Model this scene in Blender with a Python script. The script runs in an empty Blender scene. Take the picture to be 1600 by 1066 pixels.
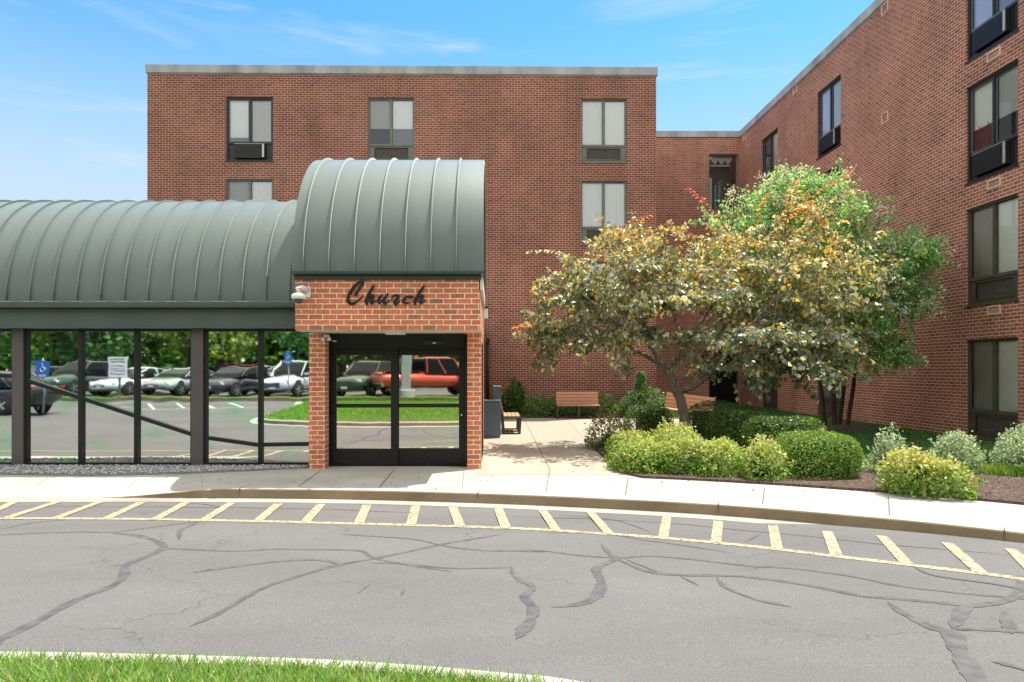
import bpy, bmesh, math, random
import numpy as np
from mathutils import Vector, Matrix

# ------------------------------------------------------------------ camera, sky, sun, exposure
SC = bpy.context.scene
COL = SC.collection
CAM_H = 1.64
FPX = 1100.0           # focal length in pixels of the 1600 px wide photograph
cd = bpy.data.cameras.new('camera'); cam = bpy.data.objects.new('camera', cd); COL.objects.link(cam)
cam.location = (0, 0, CAM_H); cam.rotation_euler = (math.radians(90), 0, 0)
cd.sensor_width = 36; cd.lens = FPX/1600*36; cd.shift_x = 30/1600; cd.shift_y = 44/1600
cd.clip_start = 0.05; cd.clip_end = 3000
SC.camera = cam
SUN = Vector((0.34, 0.235, 1.0)).normalized()
SUN_EL = math.asin(SUN.z); SUN_AZ = math.atan2(SUN.x, SUN.y)
ld = bpy.data.lights.new('sun', 'SUN'); ld.energy = 3.0; ld.angle = math.radians(0.5); ld.color = (1.0, 0.95, 0.87)
sun = bpy.data.objects.new('sun', ld); COL.objects.link(sun); sun.location = (20, 15, 60)
sun.rotation_euler = (-SUN).to_track_quat('-Z', 'Y').to_euler()
W = bpy.data.worlds.new('World'); SC.world = W; W.use_nodes = True
def build_world():
    nt = W.node_tree; N = nt.nodes; L = nt.links; N.clear()
    out = N.new('ShaderNodeOutputWorld'); bg = N.new('ShaderNodeBackground'); bg.inputs['Strength'].default_value = 0.15
    sky = N.new('ShaderNodeTexSky'); sky.sky_type = 'NISHITA'; sky.sun_disc = False
    sky.sun_elevation = SUN_EL; sky.sun_rotation = SUN_AZ; sky.altitude = 50; sky.air_density = 1.0; sky.dust_density = 0.6; sky.ozone_density = 1.5
    tc = N.new('ShaderNodeTexCoord'); sep = N.new('ShaderNodeSeparateXYZ'); L.new(tc.outputs['Generated'], sep.inputs[0])
    def mix(f, a, b, mode='MIX'):
        m = N.new('ShaderNodeMix'); m.data_type = 'RGBA'; m.blend_type = mode
        for k, v in (('Factor', f), ('A', a), ('B', b)):
            if hasattr(v, 'node'): L.new(v, m.inputs[k])
            elif k == 'Factor': m.inputs[k].default_value = v
            else: m.inputs[k].default_value = (*v, 1)
        return m.outputs['Result']
    def rampn(src, p0, p1, v0=0.0, v1=1.0):
        r = N.new('ShaderNodeMapRange'); r.interpolation_type = 'SMOOTHSTEP'; r.inputs['From Min'].default_value = p0; r.inputs['From Max'].default_value = p1
        r.inputs['To Min'].default_value = v0; r.inputs['To Max'].default_value = v1; L.new(src, r.inputs['Value']); return r.outputs['Result']
    def math_(op, a, b):
        m = N.new('ShaderNodeMath'); m.operation = op
        for i, v in enumerate((a, b)):
            if hasattr(v, 'node'): L.new(v, m.inputs[i])
            else: m.inputs[i].default_value = v
        return m.outputs[0]
    def noise(scale, loc, sc, det, dist=0.0, rough=0.55):
        mp = N.new('ShaderNodeMapping'); mp.inputs['Scale'].default_value = scale; mp.inputs['Location'].default_value = loc; L.new(tc.outputs['Generated'], mp.inputs['Vector'])
        nz = N.new('ShaderNodeTexNoise'); nz.inputs['Scale'].default_value = sc; nz.inputs['Detail'].default_value = det; nz.inputs['Roughness'].default_value = rough; nz.inputs['Distortion'].default_value = dist
        L.new(mp.outputs[0], nz.inputs['Vector']); return nz.outputs['Fac']
    col = mix(1.0, sky.outputs[0], (0.25, 0.51, 0.76), 'MULTIPLY')
    col = mix(rampn(sep.outputs['Z'], 0.46, 0.16), col, (1.55, 1.95, 2.25))          # milky air near the horizon
    thin = rampn(noise((2.2, 2.2, 15.0), (0.35, 0.2, 0.55), 1.6, 7, 0.5), 0.53, 0.80, 0.0, 0.45)
    col = mix(thin, col, (2.1, 2.25, 2.4))                                           # thin high streaks
    # bright broken cloud added overhead and behind the viewer, unseen, for neutral fill light
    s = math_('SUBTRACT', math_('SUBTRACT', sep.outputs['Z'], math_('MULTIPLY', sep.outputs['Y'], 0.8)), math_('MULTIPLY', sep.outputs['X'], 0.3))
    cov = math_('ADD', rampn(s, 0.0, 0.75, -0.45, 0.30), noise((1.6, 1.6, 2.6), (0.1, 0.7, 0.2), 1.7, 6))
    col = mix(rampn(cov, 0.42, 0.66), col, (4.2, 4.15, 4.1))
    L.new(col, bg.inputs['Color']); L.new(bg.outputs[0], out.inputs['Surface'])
build_world()
SC.view_settings.view_transform = 'Standard'; SC.view_settings.look = 'None'
SC.view_settings.exposure = 1.45; SC.view_settings.gamma = 1.0; SC.view_settings.use_curve_mapping = False
SC.cycles.max_bounces = 8; SC.cycles.diffuse_bounces = 3; SC.cycles.glossy_bounces = 4; SC.cycles.transparent_max_bounces = 10
SC.cycles.use_denoising = True

rnd = random.Random(11)
NP = np.random.default_rng(7)

# ------------------------------------------------------------------ materials
def S(r, g, b):            # sRGB bytes -> linear colour
    f = lambda c: (c/255/12.92) if c/255 <= 0.04045 else ((c/255+0.055)/1.055)**2.4
    return (f(r), f(g), f(b))
def new_mat(name):
    m = bpy.data.materials.new(name); m.use_nodes = True
    nt = m.node_tree; b = nt.nodes['Principled BSDF']
    return m, nt, b
def c4(c): return (c[0], c[1], c[2], 1)
def noise_node(nt, scale, detail=4, rough=0.55, coord='Object', vscale=None):
    tc = nt.nodes.new('ShaderNodeTexCoord'); n = nt.nodes.new('ShaderNodeTexNoise')
    n.inputs['Scale'].default_value = scale; n.inputs['Detail'].default_value = detail; n.inputs['Roughness'].default_value = rough
    if vscale:
        mp = nt.nodes.new('ShaderNodeMapping'); mp.inputs['Scale'].default_value = vscale
        nt.links.new(tc.outputs[coord], mp.inputs['Vector']); nt.links.new(mp.outputs[0], n.inputs['Vector'])
    else:
        nt.links.new(tc.outputs[coord], n.inputs['Vector'])
    return n
def ramp(nt, src, stops, interp='LINEAR'):
    r = nt.nodes.new('ShaderNodeValToRGB'); r.color_ramp.interpolation = interp
    e = r.color_ramp.elements
    while len(e) < len(stops): e.new(0.5)
    for k, (p, c) in enumerate(stops):
        e[k].position = p; e[k].color = c4(c) if len(c) == 3 else c
    nt.links.new(src, r.inputs['Fac']); return r
def mixc(nt, fac, a, b, mode='MIX'):
    m = nt.nodes.new('ShaderNodeMix'); m.data_type = 'RGBA'; m.blend_type = mode
    for key, v in (('Factor', fac), ('A', a), ('B', b)):
        if hasattr(v, 'node'): nt.links.new(v, m.inputs[key])
        elif key == 'Factor': m.inputs[key].default_value = v
        else: m.inputs[key].default_value = c4(v)
    return m.outputs['Result']
def bump(nt, b, src, strength, dist):
    n = nt.nodes.new('ShaderNodeBump'); n.inputs['Strength'].default_value = strength; n.inputs['Distance'].default_value = dist
    nt.links.new(src, n.inputs['Height']); nt.links.new(n.outputs[0], b.inputs['Normal']); return n
def pm(name, col, rough=0.6, metal=0.0, spec=0.5, var=0.0, vs=3.0, bmp=0.0, bs=40.0, vscale=None):
    """a plain material with an uneven colour"""
    m, nt, b = new_mat(name)
    b.inputs['Base Color'].default_value = c4(col); b.inputs['Roughness'].default_value = rough
    b.inputs['Metallic'].default_value = metal; b.inputs['Specular IOR Level'].default_value = spec
    if var:
        n = noise_node(nt, vs, 5, 0.6, vscale=vscale)
        lo = tuple(c*(1-var) for c in col); hi = tuple(min(1, c*(1+var)) for c in col)
        r = ramp(nt, n.outputs['Fac'], [(0.3, lo), (0.7, hi)])
        nt.links.new(r.outputs['Color'], b.inputs['Base Color'])
    if bmp:
        n2 = noise_node(nt, bs, 3); bump(nt, b, n2.outputs['Fac'], bmp, 0.01)
    return m
def brick_mat(name, stops, mortar, stain=0.25, streak=None):
    m, nt, b = new_mat(name); N = nt.nodes; L = nt.links
    uv = N.new('ShaderNodeUVMap')
    t = N.new('ShaderNodeTexBrick'); t.inputs['Scale'].default_value = 1.0
    t.inputs['Brick Width'].default_value = 0.2135; t.inputs['Row Height'].default_value = 0.0795
    t.inputs['Mortar Size'].default_value = 0.0064; t.inputs['Mortar Smooth'].default_value = 0.1; t.inputs['Bias'].default_value = 0
    t.inputs['Color1'].default_value = (0, 0, 0, 1); t.inputs['Color2'].default_value = (1, 1, 1, 1); t.inputs['Mortar'].default_value = (0.5, 0.5, 0.5, 1)
    L.new(uv.outputs[0], t.inputs['Vector'])
    r = ramp(nt, t.outputs['Color'], stops)
    n1 = N.new('ShaderNodeTexNoise'); n1.inputs['Scale'].default_value = 0.55; n1.inputs['Detail'].default_value = 6; n1.inputs['Roughness'].default_value = 0.6
    L.new(uv.outputs[0], n1.inputs['Vector'])
    st = ramp(nt, n1.outputs['Fac'], [(0.3, (1-stain,)*3), (0.72, (1.12,)*3)])
    n2 = N.new('ShaderNodeTexNoise'); n2.inputs['Scale'].default_value = 26; n2.inputs['Detail'].default_value = 3
    L.new(uv.outputs[0], n2.inputs['Vector'])
    g = ramp(nt, n2.outputs['Fac'], [(0.3, (0.8,)*3), (0.7, (1.15,)*3)])
    c = mixc(nt, 1.0, r.outputs['Color'], g.outputs['Color'], 'MULTIPLY')
    mo = mixc(nt, 1.0, mortar, g.outputs['Color'], 'MULTIPLY')
    c = mixc(nt, t.outputs['Fac'], c, mo)
    c = mixc(nt, 1.0, c, st.outputs['Color'], 'MULTIPLY')
    mp = N.new('ShaderNodeMapping'); mp.inputs['Scale'].default_value = (1.3, 0.10, 1); n3 = N.new('ShaderNodeTexNoise'); n3.inputs['Scale'].default_value = 1.0; n3.inputs['Detail'].default_value = 5; n3.inputs['Roughness'].default_value = 0.65
    L.new(uv.outputs[0], mp.inputs['Vector']); L.new(mp.outputs[0], n3.inputs['Vector'])
    sk = ramp(nt, n3.outputs['Fac'], [(0.32, (0.80, 0.79, 0.78)), (0.5, (1, 1, 1)), (0.72, (1.07, 1.06, 1.05))]); c = mixc(nt, 1.0, c, sk.outputs['Color'], 'MULTIPLY')
    L.new(c, b.inputs['Base Color']); b.inputs['Roughness'].default_value = 0.9; b.inputs['Specular IOR Level'].default_value = 0.2
    inv = N.new('ShaderNodeMath'); inv.operation = 'SUBTRACT'; inv.inputs[0].default_value = 1.0; L.new(t.outputs['Fac'], inv.inputs[1])
    bump(nt, b, inv.outputs[0], 0.7, 0.006)
    return m
M = {}
M['brick'] = brick_mat('red_brick', [(0.0, (0.09, 0.075, 0.065)), (0.012, (0.11, 0.08, 0.065)), (0.035, (0.17, 0.062, 0.042)), (0.4, (0.235, 0.076, 0.049)), (0.75, (0.28, 0.095, 0.060)), (1.0, (0.20, 0.075, 0.053))], (0.64, 0.46, 0.36))
M['brick_wing'] = brick_mat('wing_brick', [(0.0, (0.10, 0.085, 0.07)), (0.01, (0.12, 0.09, 0.07)), (0.03, (0.24, 0.09, 0.064)), (0.4, (0.325, 0.113, 0.076)), (0.75, (0.375, 0.142, 0.094)), (1.0, (0.28, 0.115, 0.086))], (0.78, 0.60, 0.47))
M['brick_orange'] = brick_mat('orange_brick', [(0.0, (0.30, 0.14, 0.10)), (0.06, (0.36, 0.15, 0.095)), (0.2, (0.50, 0.15, 0.075)), (0.7, (0.58, 0.19, 0.095)), (1.0, (0.48, 0.18, 0.10))], (0.85, 0.70, 0.50), 0.12)
M['coping'] = pm('weathered_coping', (0.33, 0.34, 0.335), 0.7, 0, 0.3, 0.35, 2.0, vscale=(0.6, 0.6, 0.25))
def roof_mat():
    m, nt, b = new_mat('green_roof_metal')
    n = noise_node(nt, 1.3, 5, 0.6, vscale=(2.6, 0.35, 0.35)); r = ramp(nt, n.outputs['Fac'], [(0.3, (0.046, 0.076, 0.063)), (0.7, (0.064, 0.097, 0.082))])
    nt.links.new(r.outputs['Color'], b.inputs['Base Color'])
    b.inputs['Roughness'].default_value = 0.52; b.inputs['Metallic'].default_value = 0.0; b.inputs['Specular IOR Level'].default_value = 1.0
    b.inputs['Sheen Weight'].default_value = 0.8; b.inputs['Sheen Roughness'].default_value = 0.35; b.inputs['Sheen Tint'].default_value = (0.95, 1, 0.96, 1)
    n2 = noise_node(nt, 1.1, 2); bump(nt, b, n2.outputs['Fac'], 0.25, 0.02)
    return m
M['roof'] = roof_mat()
M['green_trim'] = pm('green_trim_metal', (0.06, 0.085, 0.075), 0.4, 0, 0.6, 0.15, 1.5)
M['dark_trim'] = pm('dark_green_trim', (0.025, 0.04, 0.037), 0.45, 0, 0.5, 0.1, 2)
M['column'] = pm('bronze_column_metal', (0.085, 0.075, 0.072), 0.4, 0.1, 0.5, 0.12, 2)
M['black_metal'] = pm('black_metal', (0.008, 0.008, 0.009), 0.4, 0, 0.4, 0.2, 3)
M['window_black'] = pm('window_black_frame', (0.018, 0.022, 0.022), 0.45, 0, 0.4, 0.2, 3)
M['window_bronze'] = pm('window_bronze_frame', (0.075, 0.07, 0.05), 0.5, 0.1, 0.4, 0.2, 3)
M['window_grey'] = pm('window_grey_bronze_frame', (0.15, 0.15, 0.125), 0.5, 0.1, 0.4, 0.2, 3)
M['sash_grey'] = pm('grey_sash', (0.09, 0.10, 0.095), 0.45, 0, 0.5)
M['grille'] = pm('old_grille', (0.12, 0.112, 0.095), 0.6, 0.2, 0.4, 0.4, 6, vscale=(1, 1, 8))
M['ac_black'] = pm('ac_unit_black', (0.012, 0.012, 0.012), 0.5, 0, 0.4, 0.4, 8)
M['ac_edge'] = pm('ac_bare_edge', (0.45, 0.45, 0.42), 0.4, 0.4, 0.5)
M['white_plastic'] = pm('white_plastic', (0.72, 0.72, 0.70), 0.4, 0, 0.5, 0.05)
M['cream'] = pm('cream_soffit', (0.62, 0.58, 0.48), 0.7, 0, 0.3, 0.1)
M['pink_vent'] = pm('salmon_vent', (0.66, 0.45, 0.36), 0.7, 0, 0.3, 0.1)
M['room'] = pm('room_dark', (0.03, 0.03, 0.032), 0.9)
M['smoke_dome'] = pm('smoked_dome', (0.05, 0.06, 0.04), 0.12, 0, 0.6)
def pleat(name, col, sx, strength=0.35):
    m, nt, b = new_mat(name)
    n = noise_node(nt, 1.0, 3, 0.5, vscale=(sx, sx, 0.35)); r = ramp(nt, n.outputs['Fac'], [(0.25, tuple(c*0.92 for c in col)), (0.75, col)])
    nt.links.new(r.outputs['Color'], b.inputs['Base Color']); b.inputs['Roughness'].default_value = 0.9
    return m
def blinds(name, col, pitch=0.026):
    m, nt, b = new_mat(name); N = nt.nodes
    tc = N.new('ShaderNodeTexCoord'); wv = N.new('ShaderNodeTexWave'); wv.bands_direction = 'Z'; wv.inputs['Scale'].default_value = 0.314/pitch
    nt.links.new(tc.outputs['Object'], wv.inputs['Vector'])
    r = ramp(nt, wv.outputs['Fac'], [(0.0, tuple(c*0.88 for c in col)), (0.6, col)]); nt.links.new(r.outputs['Color'], b.inputs['Base Color'])
    b.inputs['Roughness'].default_value = 0.7
    return m
M['blind_white'] = blinds('white_blind', (0.88, 0.88, 0.84))
M['curtain_grey'] = pleat('grey_curtain', (0.52, 0.53, 0.51), 9)
M['curtain_white'] = pleat('white_curtain', (0.86, 0.85, 0.82), 6)
M['curtain_lilac'] = pleat('lilac_curtain', (0.66, 0.63, 0.80), 9)
M['shade_dark'] = pleat('dark_shade', (0.14, 0.145, 0.14), 7)
M['maroon'] = pleat('maroon_cloth', (0.09, 0.015, 0.03), 9)
def pane_mat(name, tint, refl):
    m, nt, b = new_mat(name); N = nt.nodes; N.remove(b); out = N['Material Output']
    tr = N.new('ShaderNodeBsdfTransparent'); tr.inputs['Color'].default_value = c4(tint)
    gl = N.new('ShaderNodeBsdfGlossy'); gl.inputs['Roughness'].default_value = 0.015; gl.inputs['Color'].default_value = (0.9, 0.95, 1, 1)
    fr = N.new('ShaderNodeFresnel'); fr.inputs['IOR'].default_value = 1.5
    ad = N.new('ShaderNodeMath'); ad.operation = 'ADD'; ad.inputs[1].default_value = refl; ad.use_clamp = True
    mx = N.new('ShaderNodeMixShader'); nt.links.new(fr.outputs[0], ad.inputs[0]); nt.links.new(ad.outputs[0], mx.inputs['Fac'])
    nt.links.new(tr.outputs[0], mx.inputs[1]); nt.links.new(gl.outputs[0], mx.inputs[2]); nt.links.new(mx.outputs[0], out.inputs['Surface'])
    return m
M['pane'] = pane_mat('window_pane_glass', (0.96, 0.98, 0.97), 0.07)
M['screen'] = pane_mat('screened_pane', (0.66, 0.68, 0.67), 0.02)
M['car_glass'] = pm('car_glass', (0.008, 0.010, 0.010), 0.08, 0, 0.12)
def mirror_mat(name, tints, amp):
    """solar-film glazing: almost a mirror, faintly iridescent and slightly wavy"""
    m, nt, b = new_mat(name); N = nt.nodes; L = nt.links
    n = noise_node(nt, 0.9, 2, 0.5, vscale=(1, 1, 1.6)); r = ramp(nt, n.outputs['Fac'], tints)
    L.new(r.outputs['Color'], b.inputs['Base Color']); b.inputs['Metallic'].default_value = 1.0; b.inputs['Roughness'].default_value = 0.02
    n2 = noise_node(nt, 1.7, 2, 0.4, vscale=(1, 1, 0.8)); bump(nt, b, n2.outputs['Fac'], amp, 0.02)
    return m
M['mirror'] = mirror_mat('solar_film_glass', [(0.32, (0.42, 0.78, 0.54)), (0.45, (0.70, 0.84, 0.68)), (0.58, (0.82, 0.78, 0.78)), (0.72, (0.50, 0.80, 0.56))], 0.07)
M['mirror_door'] = mirror_mat('door_film_glass', [(0.3, (0.78, 0.72, 0.76)), (0.45, (0.84, 0.78, 0.68)), (0.6, (0.78, 0.82, 0.62)), (0.75, (0.64, 0.76, 0.80))], 0.03)
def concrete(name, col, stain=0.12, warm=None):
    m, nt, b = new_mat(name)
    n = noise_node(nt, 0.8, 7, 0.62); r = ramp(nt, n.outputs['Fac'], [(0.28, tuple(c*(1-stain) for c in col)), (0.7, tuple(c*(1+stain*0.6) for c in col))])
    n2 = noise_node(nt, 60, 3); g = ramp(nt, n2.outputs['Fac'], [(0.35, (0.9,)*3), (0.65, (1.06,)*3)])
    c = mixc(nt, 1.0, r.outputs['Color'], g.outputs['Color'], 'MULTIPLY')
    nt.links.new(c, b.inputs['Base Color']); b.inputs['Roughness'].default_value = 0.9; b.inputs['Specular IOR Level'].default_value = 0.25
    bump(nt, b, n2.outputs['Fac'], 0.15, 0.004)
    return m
M['concrete'] = concrete('pale_concrete', (0.405, 0.382, 0.332), 0.2)
M['plaza'] = concrete('plaza_concrete', (0.36, 0.315, 0.245))
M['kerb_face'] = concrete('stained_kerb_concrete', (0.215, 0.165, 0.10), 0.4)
M['gutter'] = concrete('stained_gutter_concrete', (0.36, 0.335, 0.285), 0.4)
M['joint'] = pm('joint_dark', (0.13, 0.12, 0.10), 0.95, var=0.3, vs=8)
def asphalt():
    m, nt, b = new_mat('worn_asphalt')
    n = noise_node(nt, 0.35, 8, 0.62, vscale=(0.7, 1.5, 1)); r = ramp(nt, n.outputs['Fac'], [(0.3, (0.103, 0.100, 0.095)), (0.7, (0.143, 0.139, 0.131))])
    n2 = noise_node(nt, 95, 3, 0.7); g = ramp(nt, n2.outputs['Fac'], [(0.33, (0.70,)*3), (0.5, (0.98,)*3), (0.68, (1.38,)*3)])
    c = mixc(nt, 1.0, r.outputs['Color'], g.outputs['Color'], 'MULTIPLY')
    # hairline cracks
    tc = nt.nodes.new('ShaderNodeTexCoord'); nw = noise_node(nt, 1.1, 4, 0.6)
    ad = nt.nodes.new('ShaderNodeVectorMath'); ad.operation = 'ADD'
    nt.links.new(tc.outputs['Object'], ad.inputs[0]); nt.links.new(nw.outputs['Color'], ad.inputs[1])
    v = nt.nodes.new('ShaderNodeTexVoronoi'); v.feature = 'DISTANCE_TO_EDGE'; v.inputs['Scale'].default_value = 0.8
    nt.links.new(ad.outputs[0], v.inputs['Vector'])
    k = ramp(nt, v.outputs['Distance'], [(0.0, (0.55,)*3), (0.007, (1,)*3)])
    nm = noise_node(nt, 0.5, 2); km = ramp(nt, nm.outputs['Fac'], [(0.5, (0,)*3), (0.58, (1,)*3)])
    kk = mixc(nt, km.outputs['Color'], (1, 1, 1), k.outputs['Color'])
    c = mixc(nt, 1.0, c, kk, 'MULTIPLY')
    nt.links.new(c, b.inputs['Base Color']); b.inputs['Roughness'].default_value = 0.88; b.inputs['Specular IOR Level'].default_value = 0.35
    bump(nt, b, n2.outputs['Fac'], 0.5, 0.006)
    return m
M['asphalt'] = asphalt()
M['seal'] = pm('crack_sealant', (0.080, 0.078, 0.074), 0.7, 0, 0.4, 0.35, 9, 0.3, 60)
def paint(name, col, under, cut):
    m, nt, b = new_mat(name)
    n = noise_node(nt, 22, 6, 0.7); r = ramp(nt, n.outputs['Fac'], [(cut, under), (cut+0.06, col)])
    nt.links.new(r.outputs['Color'], b.inputs['Base Color']); b.inputs['Roughness'].default_value = 0.8
    return m
M['yellow_paint'] = paint('faded_yellow_paint', (0.46, 0.345, 0.19), (0.17, 0.15, 0.12), 0.455)
M['white_paint'] = paint('white_road_paint', (0.6, 0.6, 0.57), (0.2, 0.2, 0.19), 0.33)
M['mulch'] = pm('bark_mulch', (0.085, 0.058, 0.045), 0.95, 0, 0.2, 0.75, 30, 1.0, 45)
M['soil'] = pm('bare_soil', (0.16, 0.125, 0.095), 0.95, 0, 0.2, 0.5, 12, 0.6, 40)
M['lawn'] = pm('lawn_ground', (0.09, 0.165, 0.03), 0.95, 0, 0.2, 0.5, 6, 0.8, 60)
M['ground'] = pm('rough_ground', (0.09, 0.12, 0.04), 0.95, 0, 0.2, 0.4, 0.6)
def gravel():
    m, nt, b = new_mat('grey_gravel'); n = nt.nodes.new('ShaderNodeNewGeometry')
    r = ramp(nt, n.outputs['Random Per Island'], [(0, (0.16, 0.16, 0.16)), (0.5, (0.36, 0.36, 0.35)), (1, (0.62, 0.61, 0.58))])
    nt.links.new(r.outputs['Color'], b.inputs['Base Color']); b.inputs['Roughness'].default_value = 0.9
    return m
M['gravel'] = gravel()
M['gravel_bed'] = pm('gravel_bed', (0.2, 0.2, 0.195), 0.95, var=0.5, vs=50)
def leaf_mat(name, rough=0.4, trans=0.35, spec=0.5, var=0.3):
    m, nt, b = new_mat(name); N = nt.nodes; L = nt.links
    at = N.new('ShaderNodeAttribute'); at.attribute_name = 'tint'
    g = N.new('ShaderNodeNewGeometry')
    r = ramp(nt, g.outputs['Random Per Island'], [(0, (1-var,)*3), (1, (1+var,)*3)])
    c = mixc(nt, 1.0, at.outputs['Color'], r.outputs['Color'], 'MULTIPLY')
    L.new(c, b.inputs['Base Color']); b.inputs['Roughness'].default_value = rough; b.inputs['Specular IOR Level'].default_value = spec
    tl = N.new('ShaderNodeBsdfTranslucent'); c2 = mixc(nt, 1.0, c, (1.5, 1.45, 0.8), 'MULTIPLY'); L.new(c2, tl.inputs['Color'])
    mx = N.new('ShaderNodeMixShader'); mx.inputs['Fac'].default_value = trans
    L.new(b.outputs[0], mx.inputs[1]); L.new(tl.outputs[0], mx.inputs[2]); L.new(mx.outputs[0], N['Material Output'].inputs['Surface'])
    return m
M['leaf_gloss'] = leaf_mat('glossy_leaf', 0.38, 0.46, 0.7)
M['leaf'] = leaf_mat('soft_leaf', 0.42, 0.4, 0.6)
M['leaf_dark'] = leaf_mat('dark_leaf', 0.4, 0.2, 0.5)
M['grass'] = leaf_mat('grass_blade', 0.5, 0.4, 0.4, 0.4)
M['petal'] = leaf_mat('white_petal', 0.7, 0.3, 0.2, 0.15)
M['bark'] = pm('grey_bark', (0.17, 0.145, 0.12), 0.9, 0, 0.2, 0.6, 9, 0.8, 30, vscale=(3, 3, 0.6))
M['bark_dark'] = pm('brown_bark', (0.085, 0.06, 0.045), 0.9, 0, 0.2, 0.5, 9, 0.6, 25, vscale=(3, 3, 0.6))
M['twig'] = pm('shrub_twig', (0.07, 0.055, 0.035), 0.9)
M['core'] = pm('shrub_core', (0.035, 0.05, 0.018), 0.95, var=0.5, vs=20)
M['slat'] = pm('bench_slat', (0.47, 0.25, 0.135), 0.55, 0, 0.4, 0.15, 5, vscale=(0.6, 6, 6))
M['bench_frame'] = pm('bench_frame_bronze', (0.06, 0.05, 0.042), 0.5, 0.2, 0.4, 0.15)
M['blue_steel'] = pm('slate_blue_steel', (0.085, 0.13, 0.17), 0.45, 0, 0.5, 0.15, 2)
M['sign_blue'] = pm('sign_blue', (0.02, 0.10, 0.42), 0.5)
M['sign_white'] = pm('sign_white', (0.75, 0.75, 0.73), 0.5)
M['sign_ink'] = pm('sign_ink', (0.04, 0.04, 0.045), 0.6)
M['post_green'] = pm('green_post', (0.03, 0.12, 0.06), 0.6)
M['grey_post'] = pm('grey_lamp_post', (0.32, 0.34, 0.34), 0.5, var=0.1)
M['rubber'] = pm('tyre_rubber', (0.015, 0.015, 0.015), 0.85)
M['rim'] = pm('alloy_rim', (0.55, 0.55, 0.56), 0.3, 0.8)
M['chrome'] = pm('chrome', (0.7, 0.7, 0.7), 0.15, 1.0)
M['lamp_lens'] = pm('headlight_lens', (0.65, 0.66, 0.68), 0.1, 0, 0.8)
M['tail_red'] = pm('tail_light', (0.35, 0.01, 0.01), 0.2, 0, 0.7)
M['plate'] = pm('plate_white', (0.6, 0.6, 0.58), 0.5)
M['black_plastic'] = pm('black_plastic', (0.02, 0.02, 0.02), 0.6)
def car_paint(name, col):
    m, nt, b = new_mat(name); b.inputs['Base Color'].default_value = c4(col); b.inputs['Roughness'].default_value = 0.3
    b.inputs['Coat Weight'].default_value = 1.0; b.inputs['Coat Roughness'].default_value = 0.04; b.inputs['Metallic'].default_value = 0.2
    n = noise_node(nt, 3, 3); r = ramp(nt, n.outputs['Fac'], [(0.3, tuple(c*0.92 for c in col)), (0.7, tuple(min(1, c*1.05) for c in col))]); nt.links.new(r.outputs['Color'], b.inputs['Base Color'])
    return m

# ------------------------------------------------------------------ building helpers
WM = {}
def empty(name, loc=(0, 0, 0), rz=0.0, label=None, cat=None, group=None, kind=None, rx=0.0):
    o = bpy.data.objects.new(name, None); COL.objects.link(o); o.empty_display_size = 0.3
    o.location = loc; o.rotation_euler = (rx, 0, rz); tag(o, label, cat, group, kind)
    WM[o.name] = Matrix.Translation(Vector(loc)) @ Matrix.Rotation(rz, 4, 'Z')
    return o
def tag(o, label=None, cat=None, group=None, kind=None):
    if label: o['label'] = label
    if cat: o['category'] = cat
    if group: o['group'] = group
    if kind: o['kind'] = kind
    return o
def box_uv(me):
    uv = me.uv_layers.new(name='UVMap'); co = [v.co for v in me.vertices]
    for p in me.polygons:
        n = p.normal; ax, ay, az = abs(n.x), abs(n.y), abs(n.z)
        for li in p.loop_indices:
            c = co[me.loops[li].vertex_index]
            if az >= ax and az >= ay: uv.data[li].uv = (c.x, c.y)
            elif ax > ay: uv.data[li].uv = (c.y+0.07, c.z)
            else: uv.data[li].uv = (c.x, c.z)
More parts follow.
